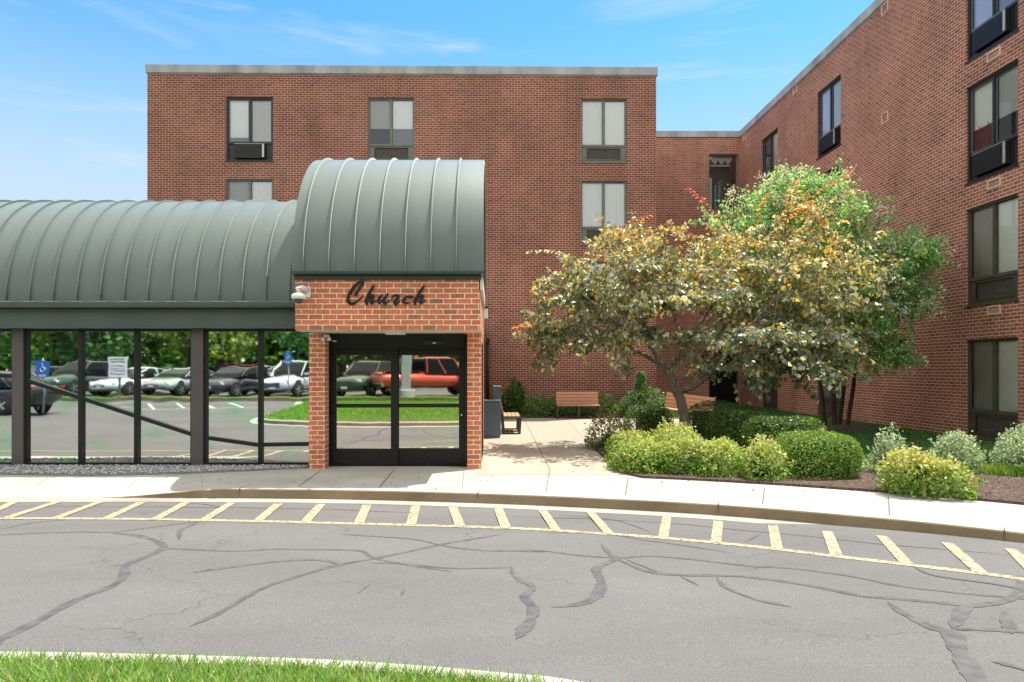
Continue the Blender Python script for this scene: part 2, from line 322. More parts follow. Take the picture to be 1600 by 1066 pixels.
class MB:
    def __init__(s): s.v = []; s.f = []; s.m = []
    def add(s, vs, fs, mi=0):
        b = len(s.v); s.v += [tuple(v) for v in vs]
        for f in fs: s.f.append(tuple(b+i for i in f)); s.m.append(mi)
        return s
    def box(s, x0, x1, y0, y1, z0, z1, mi=0):
        vs = [(x, y, z) for z in (z0, z1) for y in (y0, y1) for x in (x0, x1)]
        return s.add(vs, [(0, 2, 3, 1), (4, 5, 7, 6), (0, 1, 5, 4), (2, 6, 7, 3), (0, 4, 6, 2), (1, 3, 7, 5)], mi)
    def obox(s, c, ax, ay, az, hx, hy, hz, mi=0):      # oriented box
        c, ax, ay, az = Vector(c), Vector(ax).normalized(), Vector(ay).normalized(), Vector(az).normalized()
        vs = [c+ax*hx*i+ay*hy*j+az*hz*k for k in (-1, 1) for j in (-1, 1) for i in (-1, 1)]
        return s.add(vs, [(0, 2, 3, 1), (4, 5, 7, 6), (0, 1, 5, 4), (2, 6, 7, 3), (0, 4, 6, 2), (1, 3, 7, 5)], mi)
    def quad(s, a, b, c, d, mi=0): return s.add([a, b, c, d], [(0, 1, 2, 3)], mi)
    def tube(s, pts, rad, n=8, mi=0, cap=True):
        pts = [Vector(p) for p in pts]
        if not hasattr(rad, '__len__'): rad = [rad]*len(pts)
        rings = []; vs = []
        ref = Vector((0.31, 0.17, 0.93))
        for i, p in enumerate(pts):
            d = (pts[min(i+1, len(pts)-1)]-pts[max(i-1, 0)])
            if d.length < 1e-9: d = Vector((0, 0, 1))
            d.normalize(); u = d.cross(ref if abs(d.dot(ref)) < 0.95 else Vector((1, 0, 0))).normalized(); w = d.cross(u)
            for k in range(n):
                a = 2*math.pi*k/n; vs.append(p+(u*math.cos(a)+w*math.sin(a))*rad[i])
        fs = [(i*n+k, i*n+(k+1) % n, (i+1)*n+(k+1) % n, (i+1)*n+k) for i in range(len(pts)-1) for k in range(n)]
        if cap: fs += [tuple(range(n))[::-1], tuple((len(pts)-1)*n+k for k in range(n))]
        return s.add(vs, fs, mi)
    def prism(s, poly, z0, z1, mi=0):                  # poly in xy
        n = len(poly); vs = [(x, y, z0) for x, y in poly]+[(x, y, z1) for x, y in poly]
        return s.add(vs, [tuple(range(n))[::-1], tuple(range(n, 2*n))]+[(i, (i+1) % n, n+(i+1) % n, n+i) for i in range(n)], mi)
    def lathe(s, prof, n=16, c=(0, 0, 0), axis='z', mi=0):   # prof: (r, h)
        vs = []
        for r, h in prof:
            for k in range(n):
                a = 2*math.pi*k/n; p = (r*math.cos(a), r*math.sin(a), h)
                if axis == 'y': p = (p[0], p[2], p[1])
                if axis == 'x': p = (p[2], p[0], p[1])
                vs.append((p[0]+c[0], p[1]+c[1], p[2]+c[2]))
        L = len(prof); fs = [(i*n+k, i*n+(k+1) % n, (i+1)*n+(k+1) % n, (i+1)*n+k) for i in range(L-1) for k in range(n)]
        fs += [tuple(range(n))[::-1], tuple((L-1)*n+k for k in range(n))]
        return s.add(vs, fs, mi)
    def mesh(s, name, mats, smooth=False, fix=True):
        me = bpy.data.meshes.new(name); me.from_pydata(s.v, [], s.f)
        for m in (mats if isinstance(mats, (list, tuple)) else [mats]): me.materials.append(m)
        me.polygons.foreach_set('material_index', s.m)
        if fix:
            bm = bmesh.new(); bm.from_mesh(me); bmesh.ops.recalc_face_normals(bm, faces=bm.faces); bm.to_mesh(me); bm.free()
        if smooth: me.polygons.foreach_set('use_smooth', [True]*len(me.polygons))
        if smooth == 'angle': me.set_sharp_from_angle(angle=math.radians(32))
        me.update(); box_uv(me)
        return me
    def build(s, name, mats, parent=None, world=False, smooth=False, bevel=0, label=None, cat=None, group=None, kind=None, fix=True):
        if world and parent is not None:
            inv = WM[parent.name].inverted(); s.v = [tuple(inv @ Vector(v)) for v in s.v]
        o = bpy.data.objects.new(name, s.mesh(name, mats, smooth, fix)); COL.objects.link(o)
        if parent is not None:
            o.parent = parent; WM[o.name] = WM.get(parent.name, Matrix.Identity(4))
        else: WM[o.name] = Matrix.Identity(4)
        if bevel:
            b = o.modifiers.new('bevel', 'BEVEL'); b.width = bevel; b.segments = 2; b.limit_method = 'ANGLE'; b.angle_limit = math.radians(40)
        return tag(o, label, cat, group, kind)
def link_mesh(name, me, parent, loc=(0, 0, 0), rz=0, label=None):
    o = bpy.data.objects.new(name, me); COL.objects.link(o); o.parent = parent; o.location = loc; o.rotation_euler = (0, 0, rz)
    return tag(o, label)
def copy_tree(o, parent=None):
    c = o.copy(); COL.objects.link(c)
    if parent is not None: c.parent = parent
    for ch in list(o.children): copy_tree(ch, c)
    return c
def smoothstep(a, b, x):
    t = max(0.0, min(1.0, (x-a)/(b-a))); return t*t*(3-2*t)
def catmull(pts, n=8):
    out = []; P = [pts[0]]+list(pts)+[pts[-1]]
    for i in range(1, len(P)-2):
        p0, p1, p2, p3 = P[i-1], P[i], P[i+1], P[i+2]
        for k in range(n):
            t = k/n
            out.append(tuple(0.5*((2*b)+(-a+c)*t+(2*a-5*b+4*c-d)*t*t+(-a+3*b-3*c+d)*t**3) for a, b, c, d in zip(p0, p1, p2, p3)))
    out.append(tuple(pts[-1])); return out

# ------------------------------------------------------------------ ground levels
def zroad(x, y):
    if y >= 8.3: z = -0.14
    elif y > 3.8: z = -0.14*(y-3.8)/4.5
    else: z = 0.0
    if y < -3: z = 0.2*min(1.0, (-3-y)/10.0)
    return z
def on_road(px, py):        # measured photo position of a mark on the road -> its place on the ground
    z = -0.1
    for _ in range(12):
        Y = FPX*(CAM_H-z)/(py-577.0); X = (px-770.0)/FPX*Y; z = zroad(X, Y)
    return X, Y
def on_walk(px, py):
    Y = FPX*CAM_H/(py-577.0); return (px-770.0)/FPX*Y, Y

# kerb line: front top edge of the kerb
KERB = catmull([(-60, 9.66), (-20, 9.66), (-8, 9.67), (-5.44, 9.69), (-3.48, 9.68), (-1.83, 9.57), (-0.2, 9.33), (1.2, 9.02), (2.74, 8.55), (4.28, 7.80), (5.34, 7.07), (6.4, 6.1), (7.7, 4.7), (9.2, 2.6), (10.8, -0.4), (12.2, -4), (13.2, -9), (13.8, -18)], 8)
def ramp_t(x): return 1-smoothstep(-5.5, -3.5, x)
def offset_line(line, d):    # positive d: to the building side
    out = []
    for i, p in enumerate(line):
        a = line[max(0, i-1)]; b = line[min(len(line)-1, i+1)]
        tx, ty = b[0]-a[0], b[1]-a[1]; l = math.hypot(tx, ty); out.append((p[0]-ty/l*d, p[1]+tx/l*d))
    return out
def loft(mb, rows, mi=0):     # rows of equal length point lists
    n = len(rows[0]); vs = [p for r in rows for p in r]
    mb.add(vs, [(j*n+i, j*n+i+1, (j+1)*n+i+1, (j+1)*n+i) for j in range(len(rows)-1) for i in range(n-1)], mi)
def build_ground():
    g = MB(); g.quad((-400, -400, -0.32), (400, -400, -0.32), (400, 600, -0.32), (-400, 600, -0.32)); g.build('ground', M['ground'], kind='structure')
    # road
    r = MB(); ys = [-60, -40, -20, -13, -10, -6, -3, -1, 1, 3, 3.8]+[3.8+0.25*i for i in range(1, 19)]+[8.5, 9, 10.6]
    xs = list(range(-60, 61, 4)); loft(r, [[(x, y, zroad(x, y)) for x in xs] for y in ys]); r.build('road', M['asphalt'], kind='structure')
    # kerb and gutter
    k = MB(); kt = lambda x: -0.128*ramp_t(x)
    rows = []
    for d, zf in ((0.15, lambda x: kt(x)), (0.02, lambda x: kt(x)), (0.003, lambda x: kt(x)-0.006*(1-ramp_t(x))), (-0.008, lambda x: kt(x)-0.02*(1-ramp_t(x))), (-0.022, lambda x: -0.133)):
        L = offset_line(KERB, d); rows.append([(p[0], p[1], zf(q[0])) for p, q in zip(L, KERB)])
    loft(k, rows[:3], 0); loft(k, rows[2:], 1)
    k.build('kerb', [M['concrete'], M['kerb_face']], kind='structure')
    gt = MB(); rows = []
    for d, z in ((-0.018, -0.1315), (-0.27, -0.1345), (-0.275, -0.16)):
        L = offset_line(KERB, d); rows.append([(p[0], p[1], z) for p in L])
    loft(gt, rows); gt.build('gutter', M['gutter'], kind='structure')
    # pavement
    s = MB(); rows = []
    for d in (0.149, 0.35, 0.6, 0.85, 1.1, 1.5, 1.9, 2.42):
        L = offset_line(KERB, d); f = max(0.0, 1-(d-0.15)/1.0)
        rows.append([(p[0], p[1], -0.128*ramp_t(q[0])*f - (0.002 if d < 0.2 else 0)) for p, q in zip(L, KERB)])
    loft(s, rows); s.build('pavement', M['concrete'], kind='structure')
    pl = MB(); loft(pl, [[(x, y, 0.004) for x in np.linspace(-0.25, 7.2, 12)] for y in np.linspace(10.9, 24.2, 14)]); pl.build('plaza', M['plaza'], kind='structure')
    # joints
    j = MB()
    def walk_z(x, y):
        return 0.0075 if x > -0.25 and y > 10.9 else (0.004 - 0.128*ramp_t(x)*max(0.0, 1-(y-9.84)/1.0))
    def jline(pts, w=0.012):
        P = [on_walk(*p) for p in pts]
        for a, b in zip(P[:-1], P[1:]):
            n = max(1, int(math.hypot(b[0]-a[0], b[1]-a[1])/0.15))
            for i in range(n):
                p = (a[0]+(b[0]-a[0])*i/n, a[1]+(b[1]-a[1])*i/n); q = (a[0]+(b[0]-a[0])*(i+1)/n, a[1]+(b[1]-a[1])*(i+1)/n)
                dx, dy = q[0]-p[0], q[1]-p[1]; l = math.hypot(dx, dy) or 1; nx, ny = -dy/l*w/2, dx/l*w/2
                j.quad((p[0]-nx, p[1]-ny, walk_z(*p)), (q[0]-nx, q[1]-ny, walk_z(*q)), (q[0]+nx, q[1]+ny, walk_z(*q)), (p[0]+nx, p[1]+ny, walk_z(*p)))
    for L, w in (([(500.6, 736), (467, 760)], 0.014), ([(614.7, 735), (593, 762)], 0.014), ([(818.7, 655), (859.4, 734), (853, 769)], 0.014), ([(887, 658), (910.6, 683)], 0.01),
              ([(981.5, 746), (977.5, 774)], 0.016), ([(1194.6, 761), (1191.7, 788)], 0.016), ([(1388, 775), (1390, 805)], 0.016), ([(217, 746), (196, 755)], 0.012), ([(75, 745), (58, 752)], 0.012), ([(725, 735), (722, 766)], 0.008)):
        jline(L, w)
    j.build('pavement_joints', M['joint'], kind='structure', fix=False)
    kj = MB()
    for px, dn in ((375, 0), (738, 0), (1122, 0), (1557, 0)):
        X = min(KERB, key=lambda p: abs(p[0]/p[1]-(px-770)/FPX)); i = KERB.index(X); a = KERB[i-1]; b = KERB[i+1]
        t = Vector((b[0]-a[0], b[1]-a[1], 0)).normalized(); n = Vector((-t.y, t.x, 0)); c = Vector((X[0], X[1], 0))
        kj.obox(c-n*0.012+Vector((0, 0, -0.068)), t, n, (0, 0, 1), 0.007, 0.006, 0.062); kj.obox(c+n*0.07+Vector((0, 0, 0.001)), t, n, (0, 0, 1), 0.006, 0.08, 0.003)
    kj.build('kerb_joints', M['joint'], kind='structure')
build_ground()

# ---- painted hatching and sealed cracks
def ribbon(mb, pts, w, z, mi=0, taper=False):
    P = pts; n = len(P); Lp = []; Rp = []
    for i, p in enumerate(P):
        a = P[max(0, i-1)]; b = P[min(n-1, i+1)]; dx, dy = b[0]-a[0], b[1]-a[1]; l = math.hypot(dx, dy) or 1
        ww = w[i] if hasattr(w, '__len__') else w
        nx, ny = -dy/l*ww/2, dx/l*ww/2
        Lp.append((p[0]+nx, p[1]+ny, zroad(*p)+z)); Rp.append((p[0]-nx, p[1]-ny, zroad(*p)+z))
    loft(mb, [Lp, Rp], mi)
def build_marks():
    m = MB()
    line = [on_road(*p) for p in ((-120, 809), (0, 810.5), (120, 811), (240, 812), (400, 815), (600, 820), (800, 826), (920, 833), (1040, 841.5), (1180, 855), (1315, 871), (1460, 888), (1595, 905), (1700, 922))]
    ribbon(m, catmull([(-30, line[0][1]+0.1), (-15, line[0][1]+0.05)]+line, 5), 0.10, 0.0055)
    Z1 = ((45, 90, -60, 138), (178, 90, 18, 141), (312, 90, 168, 143), (443, 91, 330, 143), (582, 92, 482, 146), (725, 92, 637, 147), (870, 96, 806, 149), (1004, 97, 955, 152), (1147, 99, 1122, 156), (1300, 102, 1284, 162), (1415, 106, 1438, 166), (1557, 111, 1582, 173))
    Z2 = ((95, 115, 140, 181), (245, 122, 304, 190), (484, 137, 473, 199), (645, 150, 637, 218), (815, 163, 829, 238), (985, 182, 1015, 260), (1155, 197, 1232, 282), (1360, 218, 1465, 312), (1560, 238, 1640, 318))
    for k, (a, b, c, d) in enumerate(Z1): 
        p, q = on_road(a/2, 740+b/2), on_road(c/2, 740+d/2); ribbon(m, [p, q], 0.115, 0.008)
    for k, (a, b, c, d) in enumerate(Z2):
        p, q = on_road(800+a/2, 740+b/2), on_road(800+c/2, 740+d/2); ribbon(m, [p, q], 0.105, 0.008)
    m.build('kerb_hatching', M['yellow_paint'], kind='structure', fix=False)
    s = MB(); z1 = lambda *P: [(x/2, 740+y/2) for x, y in P]; z2 = lambda *P: [(800+x/2, 740+y/2) for x, y in P]
    cr = [(z1((-60, 575), (0, 525), (90, 475), (180, 425), (270, 385), (340, 355), (385, 320), (400, 285), (450, 262), (500, 240), (515, 225), (480, 207), (420, 195), (350, 187)), 0.095),
          (z1((-60, 196), (0, 193), (140, 186), (260, 183), (350, 185), (450, 172), (540, 160), (620, 150)), 0.045), (z1((0, 176), (80, 158), (150, 150), (250, 142)), 0.035),
          (z1((500, 235), (600, 237), (740, 244), (860, 237), (1000, 238), (1130, 244), (1170, 265), (1270, 285), (1410, 308)), 0.05),
          (z1((595, 312), (700, 296), (860, 276), (970, 271), (1035, 277), (1055, 290)), 0.06),
          (z1((600, 478), (680, 436), (760, 392), (860, 345), (960, 313), (1060, 287), (1160, 268), (1260, 247), (1370, 225), (1480, 205), (1560, 190)), 0.062),
          (z1((1060, 190), (1180, 197), (1300, 208), (1400, 228), (1500, 240), (1600, 243), (1700, 247)), 0.05),
          (z1((1150, 280), (1280, 285), (1420, 296), (1600, 296)), 0.04), (z1((620, 152), (570, 175), (555, 210)), 0.06),
          (z1((560, 90), (650, 97), (700, 108), (640, 95)), 0.02), (z1((1120, 375), (1160, 345)), 0.02), (z1((1255, 385), (1268, 360)), 0.02),
          (z2((0, 243), (90, 243), (200, 255), (330, 264), (440, 260), (600, 272), (750, 290), (900, 300), (1050, 320), (1200, 350), (1400, 375), (1560, 388), (1700, 400)), 0.05),
          (z2((285, 222), (305, 255), (325, 268), (270, 295), (275, 340), (262, 385), (215, 408), (125, 420)), (0.05, 0.07, 0.1, 0.09, 0.1, 0.12, 0.08, 0.03)),
          (z2((-5, 290), (20, 330), (60, 355), (40, 385), (70, 420), (60, 455), (30, 490), (15, 520)), (0.04, 0.06, 0.07, 0.09, 0.1, 0.09, 0.12, 0.06)),
          (z2((330, 270), (420, 305), (540, 318), (640, 320), (780, 328), (930, 350), (1080, 382), (1180, 392), (1330, 405), (1440, 410), (1560, 390), (1585, 340)), 0.07),
          (z2((640, 322), (680, 362), (760, 395), (870, 418)), 0.05), (z2((520, 322), (590, 352)), 0.03), (z2((350, 265), (470, 315)), 0.025),
          (z2((1175, 400), (1230, 445), (1320, 485), (1370, 495), (1400, 560), (1440, 640), (1470, 700)), (0.04, 0.08, 0.1, 0.14, 0.14, 0.13, 0.14)),
          (z2((1370, 485), (1400, 450), (1430, 420), (1520, 405), (1580, 380), (1600, 330), (1590, 320)), (0.09, 0.12, 0.1, 0.06, 0.08, 0.1, 0.05)),
          (z2((1370, 490), (1480, 490), (1600, 497), (1720, 510)), 0.07), (z2((1535, 425), (1550, 470), (1555, 500)), 0.09), (z2((1500, 590), (1580, 608), (1700, 640)), 0.05),
          (z2((150, 130), (330, 148), (430, 185)), 0.02), (z2((730, 215), (770, 190)), 0.02), (z2((0, 135), (400, 150), (800, 185), (1200, 225), (1600, 258)), 0.022),
          (z1((0, 104), (500, 105), (1000, 112), (1300, 125)), 0.02), (z2((100, 186), (300, 190), (420, 210), (700, 250)), 0.02), (z2((1250, 290), (1320, 320), (1500, 345), (1600, 362)), 0.05)]
    rr = random.Random(3)
    for k, (P, w) in enumerate(cr):
        G = [on_road(*p) for p in P]; n0 = len(G); C = catmull(G, 8); wl = [w]*n0 if not hasattr(w, '__len__') else list(w)
        ww = []
        for i in range(len(C)):
            t = i/8; a = int(min(n0-1, t)); b = min(n0-1, a+1); base = wl[a]+(wl[b]-wl[a])*(t-a); e = min(1, i/4, (len(C)-1-i)/4)
            ww.append(max(0.006, 0.80*base*(1+0.16*math.sin(i*0.55+k)+0.10*math.sin(i*1.3+2*k)+rr.uniform(-0.05, 0.05))*max(0.15, e)))
        C = [(x+0.012*math.sin(7*y+k)+rr.uniform(-0.004, 0.004), y+0.012*math.sin(6*x+k)+rr.uniform(-0.004, 0.004)) for x, y in C]
        ribbon(s, C, ww, 0.0022+0.0001*k)
    s.build('crack_sealant', M['seal'], kind='structure', fix=False)
build_marks()

# ------------------------------------------------------------------ foliage helpers
def rand_dirs(n, rng=NP):
    d = rng.normal(size=(n, 3)); return d/np.linalg.norm(d, axis=1, keepdims=True)
def unit(a): return a/np.maximum(1e-9, np.linalg.norm(a, axis=1, keepdims=True))
def leaf_obj(name, P, D, Nn, Ln, Wd, tint, mat, parent=None, fold=0.18, origin=(0, 0, 0), **kw):
    """one mesh of many little folded leaves"""
    P = np.asarray(P, float)-np.asarray(origin, float); n = len(P)
    D = unit(D); S_ = unit(np.cross(D, Nn)); Nn = np.cross(S_, D)
    Ln = np.broadcast_to(np.asarray(Ln, float), (n,))[:, None]; Wd = np.broadcast_to(np.asarray(Wd, float), (n,))[:, None]
    V = np.empty((n, 4, 3)); V[:, 0] = P; V[:, 2] = P+D*Ln
    V[:, 1] = P+D*Ln*0.42+S_*Wd*0.5+Nn*Wd*fold; V[:, 3] = P+D*Ln*0.42-S_*Wd*0.5+Nn*Wd*fold
    me = bpy.data.meshes.new(name); me.vertices.add(n*4); me.vertices.foreach_set('co', V.ravel())
    b = np.arange(n)*4; F = np.stack([b, b+1, b+2, b, b+2, b+3], 1).ravel()
    me.loops.add(n*6); me.loops.foreach_set('vertex_index', F.astype(np.int32))
    me.polygons.add(n*2); me.polygons.foreach_set('loop_start', (np.arange(n*2)*3).astype(np.int32))
    try: me.polygons.foreach_set('loop_total', np.full(n*2, 3, np.int32))
    except Exception: pass
    me.materials.append(mat)
    at = me.color_attributes.new('tint', 'FLOAT_COLOR', 'POINT')
    C = np.ones((n, 4, 4)); C[:, :, :3] = np.asarray(tint)[:, None, :]; at.data.foreach_set('color', C.ravel())
    me.update(calc_edges=True); me.validate()
    o = bpy.data.objects.new(name, me); COL.objects.link(o)
    if parent is not None: o.parent = parent
    return tag(o, **kw)
def grass_obj(name, X, Y, Z, h, w, cols, lean=0.5, **kw):
    n = len(X); P = np.stack([X, Y, Z], 1); D = rand_dirs(n); D[:, 2] = np.abs(D[:, 2])*0.4+1.0; D[:, :2] *= lean
    return leaf_obj(name, P, D, rand_dirs(n), h, w, cols, M['grass'], fold=0.1, **kw)
def pick(cols, n, p=None):
    cols = np.asarray(cols); return cols[NP.choice(len(cols), n, p=p)]
def in_poly(X, Y, poly):
    ins = np.zeros(len(X), bool); n = len(poly); j = n-1
    for i in range(n):
        xi, yi = poly[i]; xj, yj = poly[j]
        c = ((yi > Y) != (yj > Y)) & (X < (xj-xi)*(Y-yi)/((yj-yi) or 1e-9)+xi); ins ^= c; j = i
    return ins

# ------------------------------------------------------------------ planting grounds
def sheet(name, poly, z, mat, kind='structure', thick=0.06):
    m = MB(); m.prism(poly, z-thick, z); return m.build(name, mat, kind=kind)
SWB = offset_line(KERB, 1.78)      # back edge of the pavement
back = [p for p in SWB if p[0] > 2.1 and p[0] < 9.3]
BED = [(2.12, 16.3), (2.05, 13.0), (2.0, 11.3), (2.12, 10.85)]+back[:]+[(10.1, 6.4), (9.0, 9.4), (8.0, 10.35), (6.9, 11.1), (6.2, 11.5), (5.9, 12.6), (6.05, 14.5), (5.7, 16.2), (4.5, 17.0), (3.2, 16.9)]
BED = [p for p in BED]
sheet('mulch_bed', BED, 0.035, M['mulch'])
LAWN = [p for p in offset_line(KERB, 1.95) if p[0] > 6.0 and p[1] > -16]+[(30, -16), (30, 14.6), (11.2, 14.6), (11.2, 31.7), (5.7, 31.7), (5.7, 24.0), (6.4, 22.5), (6.4, 17.5), (4.4, 17.2), (4.4, 12.0)]
sheet('wing_lawn', LAWN, 0.02, M['lawn'])
sheet('wall_bed', [(-0.3, 23.55), (6.6, 23.55), (6.6, 24.9), (-0.3, 24.9)], 0.03, M['mulch'])
# mulch chips
def chips():
    n = 9000; X = NP.uniform(2, 8.6, n); Y = NP.uniform(8, 17, n); k = in_poly(X, Y, BED); X, Y = X[k], Y[k]; n = len(X)
    D = rand_dirs(n); D[:, 2] *= 0.3; P = np.stack([X, Y, np.full(n, 0.04)], 1); P[:, 2] += NP.uniform(0, 0.015, n)
    N_ = rand_dirs(n)*0.4; N_[:, 2] = 1
    leaf_obj('mulch_chips', P, D, N_, NP.uniform(0.03, 0.08, n), NP.uniform(0.012, 0.03, n), pick([(0.05, 0.032, 0.025), (0.11, 0.075, 0.055), (0.19, 0.14, 0.11), (0.27, 0.21, 0.17)], n, [0.35, 0.35, 0.2, 0.1]), M['grass'], kind='stuff')
chips()
def litter():
    n = 420; X = np.concatenate([NP.normal(2.0, 1.6, 200), NP.uniform(-6, 5.5, 220)]); Y = np.concatenate([NP.normal(13.2, 2.0, 200), NP.uniform(9.3, 10.8, 220)]); k = (X > -6) & (X < 6) & (Y > 9.6-0.16*np.maximum(0, X)**1.45) & (X+Y > 5.2); X, Y = X[k], Y[k]; n = len(X)
    D = rand_dirs(n); D[:, 2] *= 0.15; N_ = rand_dirs(n)*0.3; N_[:, 2] = 1
    leaf_obj('fallen_leaves', np.stack([X, Y, np.full(n, 0.045*((X > 2) & (Y > 10.9))+0.012)], 1), D, N_, NP.uniform(0.02, 0.06, n), NP.uniform(0.015, 0.04, n), pick([(0.16, 0.09, 0.04), (0.25, 0.16, 0.05), (0.10, 0.06, 0.03), (0.2, 0.2, 0.06)], n), M['grass'], kind='stuff')
litter()
GRAVEL = [(-20, 11.05), (-8.1, 11.0), (-6.2, 10.82), (-4.9, 11.0), (-3.9, 11.3), (-3.1, 11.62), (-3.04, 11.95), (-20, 11.95)]
sheet('gravel_bed', GRAVEL, 0.02, M['gravel_bed'])
def stones():
    n = 9000; X = NP.uniform(-11, -3.04, n); Y = NP.uniform(10.7, 11.93, n); k = in_poly(X, Y, GRAVEL); X, Y = X[k], Y[k]; n = len(X)
    base = np.array([(1, 0, 0), (-1, 0, 0), (0, 1, 0), (0, -1, 0), (0, 0, 1), (0, 0, -1)], float)
    tri = np.array([(0, 2, 4), (2, 1, 4), (1, 3, 4), (3, 0, 4), (2, 0, 5), (1, 2, 5), (3, 1, 5), (0, 3, 5)])
    r = NP.uniform(0.009, 0.022, n)
    V = base[None]*r[:, None, None]*NP.uniform(0.6, 1.3, (n, 6, 3)); a = NP.uniform(0, 6.28, n); c, s = np.cos(a)[:, None], np.sin(a)[:, None]
    x = V[:, :, 0]*c-V[:, :, 1]*s; y = V[:, :, 0]*s+V[:, :, 1]*c; V[:, :, 0] = x+X[:, None]; V[:, :, 1] = y+Y[:, None]; V[:, :, 2] = V[:, :, 2]*0.7+0.025+NP.uniform(0, 0.012, n)[:, None]
    me = bpy.data.meshes.new('gravel'); F = (tri[None]+6*np.arange(n)[:, None, None]).reshape(-1, 3)
    me.from_pydata(V.reshape(-1, 3).tolist(), [], F.tolist()); me.materials.append(M['gravel'])
    o = bpy.data.objects.new('gravel', me); COL.objects.link(o); tag(o, kind='stuff')
stones()
# grass by the wing
GREENS = [(0.04, 0.12, 0.035), (0.06, 0.155, 0.04), (0.09, 0.19, 0.05), (0.035, 0.09, 0.03)]
def wing_grass():
    n = 60000; X = NP.uniform(4.4, 11.1, n); Y = NP.uniform(8, 31.5, n); k = in_poly(X, Y, LAWN) & ~in_poly(X, Y, BED); X, Y = X[k], Y[k]; n = len(X)
    grass_obj('wing_grass', X, Y, np.full(n, 0.018), NP.uniform(0.05, 0.12, n), NP.uniform(0.010, 0.02, n), pick(GREENS, n), 0.7, kind='stuff')
    n = 1500; X = NP.normal(7.9, 0.45, n); Y = 10.75+NP.normal(0, 0.12, n)-(X-7.9)*0.3
    grass_obj('unmown_grass', X, Y, np.full(n, 0.03), NP.uniform(0.08, 0.22, n), NP.uniform(0.008, 0.016, n), pick([(0.14, 0.24, 0.035), (0.2, 0.3, 0.05)], n), 0.8, kind='stuff')
wing_grass()

# ---- island in front of the camera, verge and car park behind it
ISL = catmull([(-9.0, -9.6), (-8.3, -6.5), (-7.9, -2.5), (-7.65, 0.3), (-7.3, 1.8), (-6.6, 2.8), (-5.2, 3.5), (-4.0, 3.74), (-2.63, 3.78), (-1.58, 3.73), (-0.73, 3.66), (0.095, 3.51), (0.45, 3.41), (1.4, 3.0), (3.0, 2.2), (4.6, 1.1), (6.2, -1.2), (7.0, -4), (7.6, -9)], 8)
def island():
    m = MB(); rows = []
    for d, z in ((0.02, -0.12), (0.012, 0.10), (-0.01, 0.128), (-0.11, 0.13), (-0.115, 0.02)):
        L = offset_line(ISL, d); rows.append([(p[0], p[1], z if z > 0.05 else min(0.0, zroad(*p))-0.02) for p in L])
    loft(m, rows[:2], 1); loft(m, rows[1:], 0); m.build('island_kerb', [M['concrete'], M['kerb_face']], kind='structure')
    g = MB(); rows = []
    for d, dz in ((0.26, 0.006), (0.015, 0.008)):
        L = offset_line(ISL, d); rows.append([(p[0], p[1], zroad(*p)+dz) for p in L])
    loft(g, rows); g.build('island_gutter', M['concrete'], kind='structure', fix=False)
    inner = offset_line(ISL, -0.095)
    k = MB(); k.prism([(p[0], p[1]) for p in inner], 0.0, 0.12); k.build('island_lawn', M['lawn'], kind='structure')
    v = MB(); v.prism([(-60, -9.5), (-9.1, -9.5), (-8.2, -9.3), (40, -9.3), (40, -10.7), (-60, -10.7)], 0.0, 0.30); v.build('verge', M['lawn'], kind='structure')
    vk = MB(); vk.prism([(-60, -9.32), (-9.05, -9.32), (-9.05, -9.5), (-60, -9.5)], 0.0, 0.29); vk.build('verge_kerb', M['kerb_face'], kind='structure')
    lot = MB(); lot.box(-60, 40, -34, -10.7, 0.0, 0.24); lot.build('car_park', M['asphalt'], kind='structure')
    # blades where the camera stands, and thinner further back
    n = 52000; X = NP.uniform(-4.6, 1.6, n); Y = 3.78-np.abs(NP.normal(0, 1, n))*0.75; poly = [(p[0], p[1]) for p in inner]
    k = in_poly(X, Y, poly); X, Y = X[k], Y[k]; n = len(X)
    grass_obj('island_grass', X, Y, np.full(n, 0.118), NP.uniform(0.04, 0.105, n)*(1+0.7*(NP.random(n) < 0.02)), NP.uniform(0.0035, 0.0075, n), pick([(0.17, 0.32, 0.055), (0.25, 0.40, 0.09), (0.11, 0.24, 0.045), (0.46, 0.47, 0.27), (0.33, 0.27, 0.16)], n, [0.33, 0.31, 0.17, 0.14, 0.05]), 1.1, kind='stuff')
    n = 45000; X = NP.uniform(-9, 6, n); Y = NP.uniform(-9, 3.2, n); k = in_poly(X, Y, poly); X, Y = X[k], Y[k]; n = len(X)
    grass_obj('island_grass', X, Y, np.full(n, 0.118), NP.uniform(0.06, 0.11, n), NP.uniform(0.012, 0.025, n), pick([(0.15, 0.29, 0.035), (0.21, 0.35, 0.05), (0.12, 0.23, 0.03)], n), 0.8, kind='stuff')
    w = MB()
    for x in (-13.8, -12.6, -11.4, -10.2): ribbon(w, [(x, -5.0), (x-1.6, -7.8)], 0.12, 0.006)
    ribbon(w, [(-16, -5), (-9.3, -5)], 0.12, 0.008); ribbon(w, [(-17, -7.8), (-10.6, -7.8)], 0.12, 0.0085)
    w.build('lane_hatching', M['white_paint'], kind='structure', fix=False)
island()

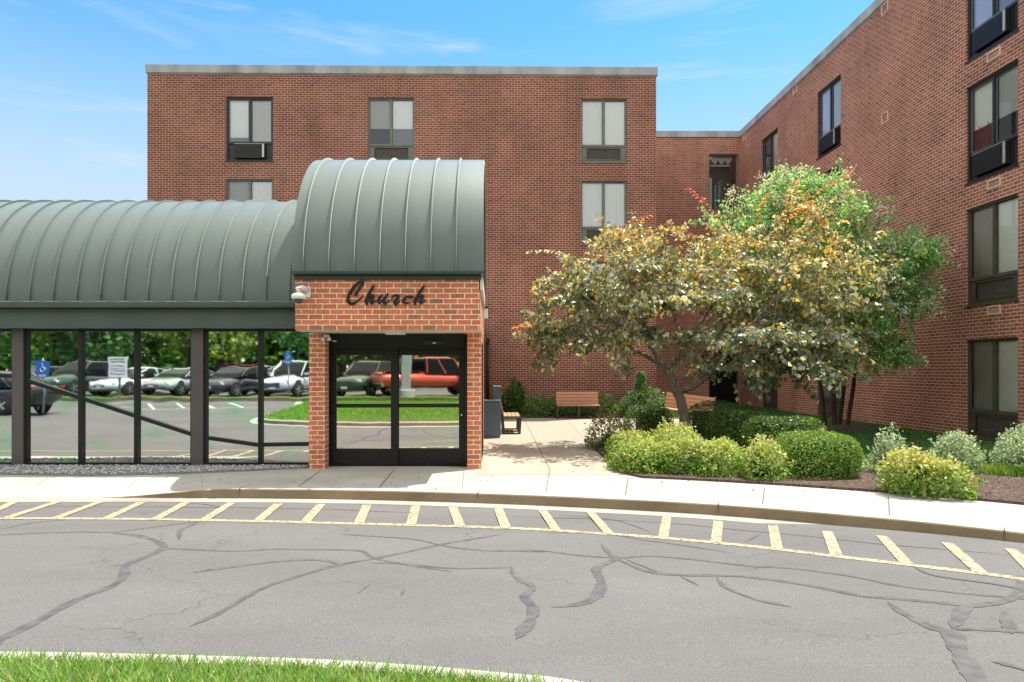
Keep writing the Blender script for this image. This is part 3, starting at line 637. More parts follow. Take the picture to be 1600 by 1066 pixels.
# ------------------------------------------------------------------ windows
WW, WH = 1.64, 2.26
def window_meshes():
    R = {}
    for kind, frame in (('black', 'window_black'), ('bronze', 'window_bronze'), ('grey', 'window_grey')):
        f = MB()
        t = 0.065 if kind == 'black' else 0.045; y0, y1 = 0.05, 0.14
        mid = 0.66 if kind == 'black' else 0.60
        f.box(0, t, y0, y1, 0, WH); f.box(WW-t, WW, y0, y1, 0, WH); f.box(t, WW-t, y0, y1, WH-t, WH); f.box(t, WW-t, y0-0.02, y1, 0, t)
        f.box(t, WW-t, y0+0.003, y1, mid-0.03, mid+0.03)
        c = WW*0.5; f.box(c-0.03, c+0.03, y0+0.012, y1, mid+0.03, WH-t)
        # the panel under the glass
        if kind == 'black':
            f.box(t, 0.28, y0+0.045, y1, t, mid-0.03); f.box(WW-0.24, WW-t, y0+0.045, y1, t, mid-0.03); f.box(0.275, 0.30, y0+0.02, y1-0.01, t, mid-0.03); f.box(WW-0.27, WW-0.245, y0+0.02, y1-0.01, t, mid-0.03)
            f.box(-0.03, WW+0.03, -0.02, 0.055, -0.035, 0.004)
        else:
            gx0, gx1, gz0, gz1 = 0.22, WW-0.22, 0.12, mid-0.09
            f.box(t, gx0, y0+0.03, y1, t, mid-0.03); f.box(gx1, WW-t, y0+0.03, y1, t, mid-0.03); f.box(gx0, gx1, y0+0.03, y1, t, gz0); f.box(gx0, gx1, y0+0.03, y1, gz1, mid-0.03)
            for a in ((gx0-0.025, gx0, gz0-0.025, gz1+0.025), (gx1, gx1+0.025, gz0-0.025, gz1+0.025), (gx0, gx1, gz0-0.025, gz0), (gx0, gx1, gz1, gz1+0.025)):
                f.box(a[0], a[1], y0+0.012, y0+0.05, a[2], a[3])
            f.box(-0.02, WW+0.02, -0.03, 0.052, -0.03, 0.003)
        R[kind] = f.mesh('window', M[frame])
        # sliding sashes with their panes
        for side in (0, 1):
            x0 = t if side == 0 else c+0.03; x1 = c-0.03 if side == 0 else WW-t; z0 = mid+0.03; z1 = WH-t; q = 0.035 if kind == 'black' else 0.022
            s = MB(); yy = y0+0.03+0.02*side
            s.box(x0, x0+q, yy, yy+0.03, z0, z1); s.box(x1-q, x1, yy, yy+0.03, z0, z1); s.box(x0+q, x1-q, yy, yy+0.03, z0, z0+q); s.box(x0+q, x1-q, yy, yy+0.03, z1-q, z1)
            R[kind, 'sash', side] = s.mesh('sash', M['sash_grey' if kind == 'black' else frame])
            p = MB(); p.quad((x0+q, yy+0.015, z0+q), (x1-q, yy+0.015, z0+q), (x1-q, yy+0.015, z1-q), (x0+q, yy+0.015, z1-q))
            R[kind, 'pane', side] = p.mesh('pane', M['pane'], fix=False); R[kind, 'screen', side] = p.mesh('pane', M['screen'], fix=False)
            def cloth(name, mat, za, zb, wavy, k=0):
                m = MB(); n = 24; xs = [x0+(x1-x0)*i/n for i in range(n+1)]
                yv = [0.148+k*0.006+(0.008*math.sin(i*1.9+side)+0.004*math.sin(i*0.7) if wavy else 0) for i in range(n+1)]
                loft(m, [[(x, y, za) for x, y in zip(xs, yv)], [(x, y, zb) for x, y in zip(xs, yv)]]); return m.mesh(name, mat, fix=False)
            zs = z0-0.02; ze = z1+0.02; zm = z0+(z1-z0)*0.36
            R[kind, 'blind', side] = cloth('blind', M['blind_white'], zs, ze, False)
            R[kind, 'half_blind', side] = cloth('blind', M['blind_white'], zm, ze, False)
            R[kind, 'low_blind', side] = cloth('blind', M['blind_white'], z0+0.18, ze, False)
            R[kind, 'grey', side] = cloth('curtain', M['curtain_grey'], zs, ze, True)
            R[kind, 'white', side] = cloth('curtain', M['curtain_white'], zs, ze, True)
            R[kind, 'lilac', side] = cloth('curtain', M['curtain_lilac'], zs, ze, True)
            R[kind, 'dark', side] = cloth('curtain', M['shade_dark'], zs, ze, True)
            R[kind, 'maroon', side] = cloth('curtain', M['maroon'], zs, zm+0.05, True, 1)
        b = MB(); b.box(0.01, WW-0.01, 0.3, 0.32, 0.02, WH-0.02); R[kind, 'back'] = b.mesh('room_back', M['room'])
    a = MB(); x0, x1 = 0.305, WW-0.275
    a.box(x0, x1, -0.055, 0.13, 0.10, 0.60, 0)
    for i in range(9): a.box(x0+0.03, x1-0.12, -0.063, -0.054, 0.15+0.045*i, 0.165+0.045*i, 0)
    a.box(x1-0.085, x1-0.02, -0.067, -0.053, 0.13, 0.58, 1); a.box(x0, x1, -0.061, -0.053, 0.595, 0.606, 1)
    R['ac'] = a.mesh('air_conditioner', [M['ac_black'], M['ac_edge']])
    g = MB(); g.box(0.221, WW-0.221, 0.115, 0.125, 0.121, 0.509)
    for i in range(11): g.box(0.222, WW-0.222, 0.098, 0.116, 0.135+i*0.034, 0.146+i*0.034)
    R['grille'] = g.mesh('grille', M['grille'])
    return R
WIN = window_meshes()
def add_window(bld, loc, rz, kind, left, right, screen=None):
    w = link_mesh('window', WIN[kind], bld, loc, rz)
    for side, dress in ((0, left), (1, right)):
        link_mesh('sash', WIN[kind, 'sash', side], w)
        link_mesh('pane', WIN[kind, 'screen' if screen == side else 'pane', side], w)
        for d in dress.split('+'):
            if d != 'none': link_mesh(WIN[kind, d, side].name.split('.')[0], WIN[kind, d, side], w)
    link_mesh('room_back', WIN[kind, 'back'], w)
    if kind == 'black': link_mesh('air_conditioner', WIN['ac'], w)
    else: link_mesh('grille', WIN['grille'], w)
    return w
def wall_grid(mb, u0, u1, z0, z1, holes, P, depth=0.35, mi=0):
    """wall face with openings and their reveals; P(u, d, z) -> point, d = depth into the wall"""
    us = sorted({u0, u1, *[h[0] for h in holes], *[h[1] for h in holes]}); zs = sorted({z0, z1, *[h[2] for h in holes], *[h[3] for h in holes]})
    for a, b in zip(us[:-1], us[1:]):
        for c, d in zip(zs[:-1], zs[1:]):
            if not any(h[0]-1e-6 <= a and b <= h[1]+1e-6 and h[2]-1e-6 <= c and d <= h[3]+1e-6 for h in holes):
                mb.quad(P(a, 0, c), P(b, 0, c), P(b, 0, d), P(a, 0, d), mi)
    for a, b, c, d in holes:
        mb.quad(P(a, 0, c), P(a, depth, c), P(a, depth, d), P(a, 0, d), mi); mb.quad(P(b, 0, c), P(b, 0, d), P(b, depth, d), P(b, depth, c), mi)
        mb.quad(P(a, 0, d), P(a, depth, d), P(b, depth, d), P(b, 0, d), mi)
        if c > z0+0.01: mb.quad(P(a, 0, c), P(b, 0, c), P(b, depth, c), P(a, depth, c), mi)

# ---- main block
def main_block():
    ang = math.atan2(0.22, 17.97); root = empty('brick_apartment_block', (-12.15, 24.76, 0), ang, 'four storey red brick apartment block standing flat on behind the green barrel roofs', 'building')
    Wd, top = 17.95, 12.06; x = {'a': 2.76, 'b': 7.74, 'c': 15.27}
    spec = [('a', 8.97, 'black', 'low_blind', 'grey', None), ('a', 6.08, 'grey', 'white', 'white', 0), ('b', 8.97, 'grey', 'half_blind', 'half_blind', 0), ('c', 8.97, 'grey', 'white', 'blind', None), ('c', 6.06, 'grey', 'white', 'white', None), ('c', 3.2, 'grey', 'blind', 'white', None)]
    holes = [(x[k], x[k]+WW, z, z+WH) for k, z, *_ in spec]
    m = MB(); wall_grid(m, 0, Wd, -0.2, top, holes, lambda u, d, z: (u, d, z))
    m.quad((0, 0, -0.2), (0, 12, -0.2), (0, 12, top), (0, 0, top)); m.quad((Wd, 0, -0.2), (Wd, 0, top), (Wd, 12, top), (Wd, 12, -0.2)); m.quad((0, 12, -0.2), (Wd, 12, -0.2), (Wd, 12, top), (0, 12, top)); m.quad((0, 0, top), (Wd, 0, top), (Wd, 12, top), (0, 12, top))
    m.build('wall', M['brick'], root, fix=False)
    c = MB(); o = 0.05; H = 0.28
    c.box(-o, Wd+o, -o, 0.35, top+0.002, top+H); c.box(-o, 0.35, 0.352, 12, top+0.002, top+H-0.002); c.box(Wd-0.35, Wd+o, 0.352, 12, top+0.002, top+H-0.002)
    c.box(-0.02, Wd+0.02, -0.02, -0.001, top-0.03, top+0.001)
    c.build('coping', M['coping'], root)
    for k, z, kind, l, r, s in spec: add_window(root, (x[k], 0, z), 0, kind, l, r, s)
    return root
main_block()

# ---- wing on the right with the recessed link
def wing():
    XW, YR, top = 11.13, 31.65, 12.06
    root = empty('brick_wing', (XW, 18, 0), 0, 'four storey red brick wing running towards the viewer behind the flowering tree', 'building')
    m = MB(); cols = [16.56, 24.16, 29.15]; rows = [8.84, 5.98, 3.12, 0.06]
    look = {(0, 0): ('black', 'lilac', 'lilac', 1), (0, 1): ('black', 'half_blind+maroon', 'half_blind', 1), (0, 2): ('bronze', 'white', 'blind', 0), (0, 3): ('bronze', 'white', 'blind', 0),
            (1, 0): ('black', 'lilac', 'grey', None), (1, 1): ('black', 'grey', 'dark', None), (1, 2): ('bronze', 'white', 'grey', None), (1, 3): ('bronze', 'grey', 'white', 0),
            (2, 0): ('black', 'dark', 'white', None), (2, 1): ('bronze', 'white', 'grey', None), (2, 2): ('bronze', 'grey', 'white', None), (2, 3): ('bronze', 'white', 'grey', 1)}
    holes = [(18-c, 18-c+WW, z, z+WH) for c in cols for z in rows]
    P = lambda u, d, z: (XW+d, 18-u, z)
    wall_grid(m, 18-YR, 18-14.45, -0.2, top, holes, P)
    lx0, lx1 = 5.82, XW; rh = [(9.72, 11.06, 8.75, 11.3), (9.72, 11.06, 0.12, 2.5)]
    wall_grid(m, lx0, lx1, -0.2, top, rh, lambda u, d, z: (u, YR+d, z))
    m.quad((XW, 14.45, -0.2), (XW+14, 14.45, -0.2), (XW+14, 14.45, top), (XW, 14.45, top)); m.quad((lx0, YR, top), (lx1+14, YR, top), (lx1+14, YR+12, top), (lx0, YR+12, top)); m.quad((XW, 14.45, top), (XW+14, 14.45, top), (XW+14, YR, top), (XW, YR, top))
    m.quad((XW+14, 14.45, -0.2), (XW+14, YR+12, -0.2), (XW+14, YR+12, top), (XW+14, 14.45, top)); m.quad((lx0, YR+12, -0.2), (XW+14, YR+12, -0.2), (XW+14, YR+12, top), (lx0, YR+12, top))
    m.build('wall', M['brick_wing'], root, world=True, fix=False)
    c = MB(); H = 0.28; c.box(XW-0.05, XW+0.35, 14.40, YR-0.05, top+0.002, top+H); c.box(XW+0.351, XW+14, 14.40, 14.8, top+0.002, top+H-0.001); c.box(lx0, XW+0.35, YR-0.048, YR+0.35, top+0.002, top+H-0.001); c.box(XW-0.02, XW-0.001, 14.45, YR, top-0.03, top+0.001)
    c.build('coping', M['coping'], root, world=True)
    for i, cy in enumerate(cols):
        for j, z in enumerate(rows):
            k, l, r, s = look[i, j]; add_window(root, (0, cy-18, z), -math.pi/2, k, l, r, s)
    # recess window with valance, and the dark glazed door under it
    W_ = MB(); a, b, c0, d = rh[0]; y = YR+0.1
    W_.box(a, a+0.05, y, y+0.08, c0, d); W_.box(b-0.09, b, y, y+0.08, c0, d); W_.box(a+0.05, b-0.09, y, y+0.08, d-0.06, d); W_.box(a+0.05, b-0.09, y, y+0.08, c0, c0+0.06)
    wo = W_.build('window', M['window_grey'], root, world=True)
    p = MB(); p.quad((a+0.05, y+0.03, c0+0.06), (b-0.09, y+0.03, c0+0.06), (b-0.09, y+0.03, d-0.06), (a+0.05, y+0.03, d-0.06)); p.build('pane', M['pane'], wo, world=True, fix=False)
    v = MB()
    for q in range(3):
        xa = a+0.15+q*0.3; n = 12
        r0 = [(xa+0.36*i/n, y+0.14+0.01*q, d-0.06) for i in range(n+1)]; r1 = [(xa+0.36*i/n, y+0.12+0.01*q, d-0.14-0.24*math.sin(math.pi*i/n)) for i in range(n+1)]; loft(v, [r0, r1])
    v.build('valance', M['curtain_grey'], wo, world=True, fix=False)
    v = MB(); v.box(a+0.12, b-0.3, y+0.16, y+0.2, d-0.47, d-0.40); v.build('curtain_rail', M['cream'], wo, world=True)
    v = MB(); loft(v, [[(b-0.34+0.04*i, y+0.16+0.015*(i % 2), z) for i in range(7)] for z in (d-0.06, d-0.95)]); v.build('curtain', M['maroon'], wo, world=True, fix=False)
    v = MB(); v.box(a, b, y+0.9, y+0.92, c0-0.2, d); v.box(a+0.16, a+0.32, y+0.5, y+0.55, c0, d-0.9, 1); v.build('room_back', [M['shade_dark'], M['curtain_white']], wo, world=True)
    D_ = MB(); a, b, c0, d = rh[1]
    D_.box(a, a+0.06, y, y+0.08, c0, d); D_.box(b-0.06, b, y, y+0.08, c0, d); D_.box(a+0.06, b-0.06, y, y+0.08, d-0.06, d); D_.box(a-0.02, b+0.02, y-0.12, y+0.1, c0-0.06, c0-0.001)
    do = D_.build('door', M['window_bronze'], root, world=True)
    p = MB(); p.box(a+0.06, b-0.06, y+0.03, y+0.045, c0, d-0.06); p.build('pane', M['car_glass'], do, world=True)
    # vents in the wall
    def vent(y, z, w, h, slats):
        t = MB(); x = XW; t.box(x-0.025, x+0.05, y-w/2, y-w/2+0.03, z, z+h); t.box(x-0.025, x+0.05, y+w/2-0.03, y+w/2, z, z+h); t.box(x-0.025, x+0.05, y-w/2+0.03, y+w/2-0.03, z, z+0.03); t.box(x-0.025, x+0.05, y-w/2+0.03, y+w/2-0.03, z+h-0.03, z+h)
        if slats:
            for s in range(5): zz = z+0.045+s*(h-0.09)/5; t.obox((x-0.008, y, zz), (0, 1, 0), (0.8, 0, -0.5), (0.5, 0, 0.8), w/2-0.03, 0.014, 0.003)
        t.box(x-0.003, x+0.0005, y-w/2+0.03, y+w/2-0.03, z+0.03, z+h-0.03, 1)
        t.build('wall_vent', [M['pink_vent'], M['room'] if slats else M['brick_wing']], root, world=True)
    for z in (8.52, 5.66, 2.85): vent(15.62, z, 0.42, 0.20, True)
    for y, z in ((19.97, 11.72), (19.97, 8.62), (19.97, 5.78), (25.9, 11.78), (31.1, 11.75)): vent(y, z, 0.34, 0.3, False)
wing()

# ------------------------------------------------------------------ entrance pavilion
def barrel(mb, x0, x1, yf, ze, R, pitch, start, mi=0, seam=0.015, n=56):
    yc = yf+R; pt = lambda a, r: (yc-r*math.cos(a), ze+r*math.sin(a))
    A = [math.pi*i/n for i in range(n+1)]
    ro, ri = R, R-0.07
    xs = [x0, x1]
    out = [pt(a, ro) for a in A]; inn = [pt(a, ri) for a in A]
    for r in (out, inn): loft(mb, [[(x0, y, z) for y, z in r], [(x1, y, z) for y, z in r]], mi)
    for x in xs: loft(mb, [[(x, y, z) for y, z in out], [(x, y, z) for y, z in inn]], mi)
    for k in (0, n): mb.quad((x0, *out[k]), (x1, *out[k]), (x1, *inn[k]), (x0, *inn[k]), mi)
    x = start
    while x < x1-0.05:
        if x > x0+0.05:
            o2 = [pt(a, ro+0.036) for a in A]; b2 = [pt(a, ro-0.005) for a in A]; h = seam/2
            loft(mb, [[(x-h, y, z) for y, z in b2], [(x-h, y, z) for y, z in o2], [(x+h, y, z) for y, z in o2], [(x+h, y, z) for y, z in b2]], mi)
        x += pitch
def half_disc(mb, x, yf, ze, R, t, mi=0, n=40):
    yc = yf+R; P = [(yc-R*math.cos(math.pi*i/n), ze+R*math.sin(math.pi*i/n)) for i in range(n+1)]; m = len(P)
    mb.add([(x-t/2, y, z) for y, z in P]+[(x+t/2, y, z) for y, z in P], [tuple(range(m))[::-1], tuple(range(m, 2*m))]+[(i, i+1, m+i+1, m+i) for i in range(m-1)]+[(m-1, 0, m, 2*m-1)], mi)
def entrance():
    root = empty('church_entrance', (-1.6, 12.5, 0), 0, 'orange brick entrance pavilion with glass sliding doors under the taller green barrel roof', 'building')
    x0, x1 = -2.975, -0.19; yf, yb = 10.6, 15.05; zf0, zf1 = 2.23, 2.99
    w = MB(); w.box(x0, x1, yf, 10.95, zf0, zf1)
    w.build('brick_fascia', M['brick_orange'], root, world=True)
    s = MB(); s.box(x1-0.3, x1, 10.951, yb, zf0, zf1); s.box(x1-0.23, x1-0.004, 11.56, 13.2, -0.02, zf0-0.001); s.box(x1-0.23, x1-0.004, 13.201, yb, -0.02, zf0-0.001)
    s.build('side_wall', M['brick_orange'], root, world=True)
    p = MB(); p.box(-3.02, -2.76, 11.56, 12.3, -0.02, zf0-0.001); p.build('brick_pier', M['brick_orange'], root, world=True)
    b = MB(); b.box(x0, x1-0.3, yb-0.25, yb, -0.02, zf1); b.box(x0, x0+0.25, 12.301, yb-0.251, -0.02, zf1); b.build('rear_wall', M['brick_orange'], root, world=True)
    so = MB(); so.box(x0+0.02, x1-0.302, 10.952, 12.0, zf0+0.012, zf0+0.05, 0); so.box(x0+0.005, x1-0.005, 10.62, 10.949, zf0-0.012, zf0-0.001, 0); so.build('soffit', M['cream'], root, world=True)
    li = MB(); li.box(-1.72, -1.42, 11.2, 11.5, zf0-0.03, zf0+0.011); li.build('ceiling_light', M['white_plastic'], root, world=True)
    R = 2.24; r = MB(); ex0, ex1 = -3.0, -0.143
    barrel(r, ex0, ex1, 10.5, 3.09, R, 0.380, -2.83)
    r.build('barrel_roof', M['roof'], root, world=True, smooth='angle')
    g = MB(); half_disc(g, ex0+0.08, 10.58, 3.1, R-0.1, 0.03); half_disc(g, ex1-0.08, 10.58, 3.1, R-0.1, 0.03); g.build('roof_gable', M['green_trim'], root, world=True)
    d = MB(); d.box(ex0+0.02, ex1-0.03, 10.55, 10.9, 2.992, 3.088); d.box(ex0-0.01, ex1+0.012, 10.475, 10.52, 3.06, 3.1); d.build('roof_drip_edge', M['dark_trim'], root, world=True)
    k = MB(); k.obox((x1+0.012, 12.1, 2.93), (0, 1, 0), (1, 0, 0), (0, 0, 1), 1.5, 0.03, 0.09); k.build('rake_trim', M['cream'], root, world=True)
    # side slit window frames on the right flank
    sw = MB()
    for y in (12.1, 12.55, 13.0): sw.box(x1-0.003, x1+0.012, y, y+0.05, 0.1, 2.1)
    sw.box(x1-0.003, x1+0.008, 12.15, 13.0, 0.1, 2.1, 1); sw.build('side_window', [M['window_black'], M['mirror_door']], root, world=True)
    # doors
    yd = 11.95
    f = MB(); f.box(-2.80, -2.74, yd-0.05, yd+0.12, 0, 2.237); f.box(-0.475, -0.42, yd-0.05, yd+0.12, 0, 2.237); f.box(-2.74, -0.475, yd-0.08, yd+0.12, 1.985, 2.237); f.box(-2.80, -0.42, yd-0.06, yd+0.14, -0.02, 0.015)
    f.box(-2.759, -2.745, 11.85, 11.90, 0, 2.23)
    fo = f.build('door_frame', M['black_metal'], root, world=True)
    se = MB(); se.box(-1.145, -0.825, yd-0.13, yd-0.081, 2.05, 2.105); se.build('door_sensor', M['black_plastic'], fo, world=True)
    se = MB(); se.box(-1.01, -0.96, yd-0.134, yd-0.131, 2.07, 2.09); se.box(-2.70, -2.635, yd-0.085, yd-0.081, 2.10, 2.125); se.build('sensor_mark', M['white_plastic'], fo, world=True)
    def leaf(xa, xb, gx0, gx1, y):
        l = MB(); za, zb, zc, zd, zt = 0.016, 0.293, 0.988, 1.053, 1.983
        l.box(xa, gx0, y, y+0.05, za, zt); l.box(gx1, xb, y, y+0.05, za, zt); l.box(gx0, gx1, y, y+0.05, za, zb); l.box(gx0, gx1, y, y+0.05, zc, zd); l.box(gx0, gx1, y, y+0.05, 1.879, zt)
        lo = l.build('sliding_door', M['black_metal'], root, world=True)
        for z0, z1 in ((zb, zc), (zd, 1.879)):
            q = MB(); q.box(gx0-0.001, gx1+0.001, y+0.022, y+0.03, z0-0.001, z1+0.001); q.build('pane', M['mirror_door'], lo, world=True)
        return lo
    leaf(-2.738, -1.61, -2.652, -1.728, yd-0.02); lo = leaf(-1.605, -0.476, -1.60, -0.578, yd+0.04)
    h = MB(); h.lathe([(0.02, 0), (0.022, 0.02), (0.012, 0.03)], 12, (-0.525, yd+0.01, 0.86), 'y'); h.build('door_lock', M['chrome'], lo, world=True, smooth=True)
    # lettering CHURCH in a brush script, each letter its own cut-out
    lt = empty('church_sign', (-1.6, 10.59, 2.5), 0, 'black brush script lettering reading Church on the brick above the doors', 'sign')
    ST = [('C', [[(232, 345, 50), (270, 285, 50), (320, 215, 46), (362, 150, 48), (372, 112, 40), (345, 96, 34), (290, 122, 45), (210, 200, 56), (140, 305, 64), (100, 400, 60), (106, 475, 62), (160, 512, 50), (225, 497, 42), (300, 438, 32), (372, 368, 12)]]),
          ('h', [[(572, 175, 36), (540, 235, 52), (482, 340, 58), (440, 430, 58), (436, 490, 52), (446, 518, 40)], [(452, 480, 34), (505, 400, 28), (548, 357, 40), (572, 372, 38), (548, 430, 46), (524, 485, 48), (545, 502, 38), (580, 480, 24), (622, 438, 12)]]),
          ('u', [[(718, 355, 40), (680, 400, 48), (660, 465, 48), (682, 498, 40), (735, 450, 26), (795, 375, 28), (832, 325, 26)], [(826, 345, 36), (782, 425, 44), (765, 490, 48), (798, 502, 38), (868, 440, 12)]]),
          ('r', [[(908, 438, 14), (932, 375, 38), (985, 348, 34), (1040, 372, 46), (1010, 420, 52), (965, 475, 54), (970, 522, 40), (1018, 503, 34), (1072, 442, 12)]]),
          ('c', [[(1310, 388, 28), (1250, 372, 34), (1180, 388, 44), (1132, 440, 48), (1132, 482, 48), (1188, 502, 34), (1272, 492, 12)], [(1238, 400, 34), (1282, 392, 36)]]),
          ('h', [[(1512, 182, 30), (1465, 250, 50), (1402, 350, 54), (1348, 445, 54), (1340, 490, 50), (1348, 514, 36)], [(1358, 478, 30), (1420, 402, 26), (1475, 357, 38), (1498, 375, 36), (1462, 440, 46), (1442, 488, 46), (1470, 500, 36), (1500, 478, 22), (1534, 440, 12)]])]
    cs = 3.0     # cell of the outline grid, in trace units
    for ch, strokes in ST:
        pts = [p for s in strokes for p in s]; ax = min(p[0] for p in pts)-40; ay = min(p[1] for p in pts)-40; nx = int((max(p[0] for p in pts)+40-ax)/cs); ny = int((max(p[1] for p in pts)+40-ay)/cs)
        gx, gy = np.meshgrid(ax+(np.arange(nx)+0.5)*cs, ay+(np.arange(ny)+0.5)*cs); mask = np.zeros((ny, nx), bool)
        for s_ in strokes:
            for x, y, wd in catmull(s_, 14): mask |= (gx-x)**2+(gy-y)**2 < (wd/2)**2
        b = MB(); k = 11.94*103.8
        TX = lambda i: (536-770)/103.8+(ax+i*cs)/k; TZ = lambda j: CAM_H+(577-432)/103.8-(ay+j*cs)/k
        ya, yb_ = 10.575, 10.592
        for j in range(ny):
            i = 0
            while i < nx:
                if mask[j, i]:
                    e = i
                    while e < nx and mask[j, e]: e += 1
                    b.quad((TX(i), ya, TZ(j+1)), (TX(e), ya, TZ(j+1)), (TX(e), ya, TZ(j)), (TX(i), ya, TZ(j)))
                    for q in (i, e): b.quad((TX(q), ya, TZ(j)), (TX(q), yb_, TZ(j)), (TX(q), yb_, TZ(j+1)), (TX(q), ya, TZ(j+1)))
                    i = e
                else: i += 1
        up = mask & ~np.vstack([np.zeros((1, nx), bool), mask[:-1]]); dn = mask & ~np.vstack([mask[1:], np.zeros((1, nx), bool)])
        for A_, o in ((up, 0), (dn, 1)):
            for j, i in zip(*np.nonzero(A_)): b.quad((TX(i), ya, TZ(j+o)), (TX(i+1), ya, TZ(j+o)), (TX(i+1), yb_, TZ(j+o)), (TX(i), yb_, TZ(j+o)))
        b.build('letter', M['black_metal'], lt, world=True, fix=False)
    # dome camera at the left end of the fascia
    t = empty('security_camera', (-2.84, 10.6, 2.78), 0, 'white dome security camera on the left end of the brick fascia', 'camera')
    a = MB(); a.box(-2.80, -2.74, 10.565, 10.598, 2.72, 2.88); a.build('wall_plate', M['white_plastic'], t, world=True, bevel=0.006)
    a = MB(); a.tube([(-2.78, 10.57, 2.83), (-2.84, 10.47, 2.845), (-2.865, 10.40, 2.82), (-2.865, 10.40, 2.75)], [0.04, 0.045, 0.05, 0.05], 12); a.build('arm', M['white_plastic'], t, world=True, smooth=True)
    a = MB(); a.lathe([(0.05, 2.765), (0.085, 2.75), (0.108, 2.735), (0.11, 2.69), (0.09, 2.675)], 24, (-2.865, 10.40, 0)); a.build('housing', M['white_plastic'], t, world=True, smooth=True)
    a = MB(); a.lathe([(0.065, 2.685), (0.066, 2.665), (0.058, 2.635), (0.035, 2.612), (0.005, 2.604)], 20, (-2.865, 10.40, 0)); a.build('dome', M['smoke_dome'], t, world=True, smooth=True)
    # two-headed flood light under the soffit at the left pier
    t = empty('flood_light', (-2.73, 11.5, 2.2), 0, 'small white two headed security lamp at the top of the left brick pier', 'lamp')
    a = MB(); a.box(-2.76, -2.68, 11.50, 11.555, 2.165, 2.195); a.build('mount', M['white_plastic'], t, world=True)
    for dx in (-0.05, 0.05):
        a = MB(); a.lathe([(0.018, 0.0), (0.028, -0.03), (0.034, -0.06)], 12, (-2.72+dx, 11.49, 2.165)); a.build('lamp_head', M['white_plastic'], t, world=True, smooth=True)
    t = empty('wall_light', (-0.15, 14.2, 2.75), 0, 'small white box light on the right flank of the entrance', 'lamp')
    a = MB(); a.box(-0.187, -0.10, 14.1, 14.3, 2.66, 2.86); a.build('housing', M['white_plastic'], t, world=True, bevel=0.01)
    a = MB(); a.box(-0.18, -0.09, 14.08, 14.32, 2.862, 2.89); a.build('hood', M['black_plastic'], t, world=True)
    # flat-roofed link behind
    ln = empty('rear_link', (-1.6, 20, 0), 0, 'low brick link passage joining the entrance pavilion to the apartment block', 'building')
    a = MB(); a.box(-2.9, -0.36, 15.06, 24.75, -0.1, 2.9); a.build('wall', M['brick'], ln, world=True)
    a = MB(); a.box(-2.98, -0.30, 15.07, 24.7, 2.902, 3.08); a.build('roof_edge', M['coping'], ln, world=True)
    dp = empty('downpipe', (-0.12, 24.6, 0), 0, 'dark rainwater pipe running down the apartment block wall beside the entrance', 'pipe')
    a = MB(); a.tube([(-0.17, 24.68, 0.0), (-0.17, 24.68, 2.6)], 0.055, 10); a.build('pipe', M['window_black'], dp, world=True, smooth=True)
    a = MB(); a.box(-0.24, -0.10, 24.6, 24.75, 2.6, 2.72); a.box(-0.235, -0.105, 24.62, 24.75, 1.3, 1.34); a.build('bracket', M['window_black'], dp, world=True)
entrance()

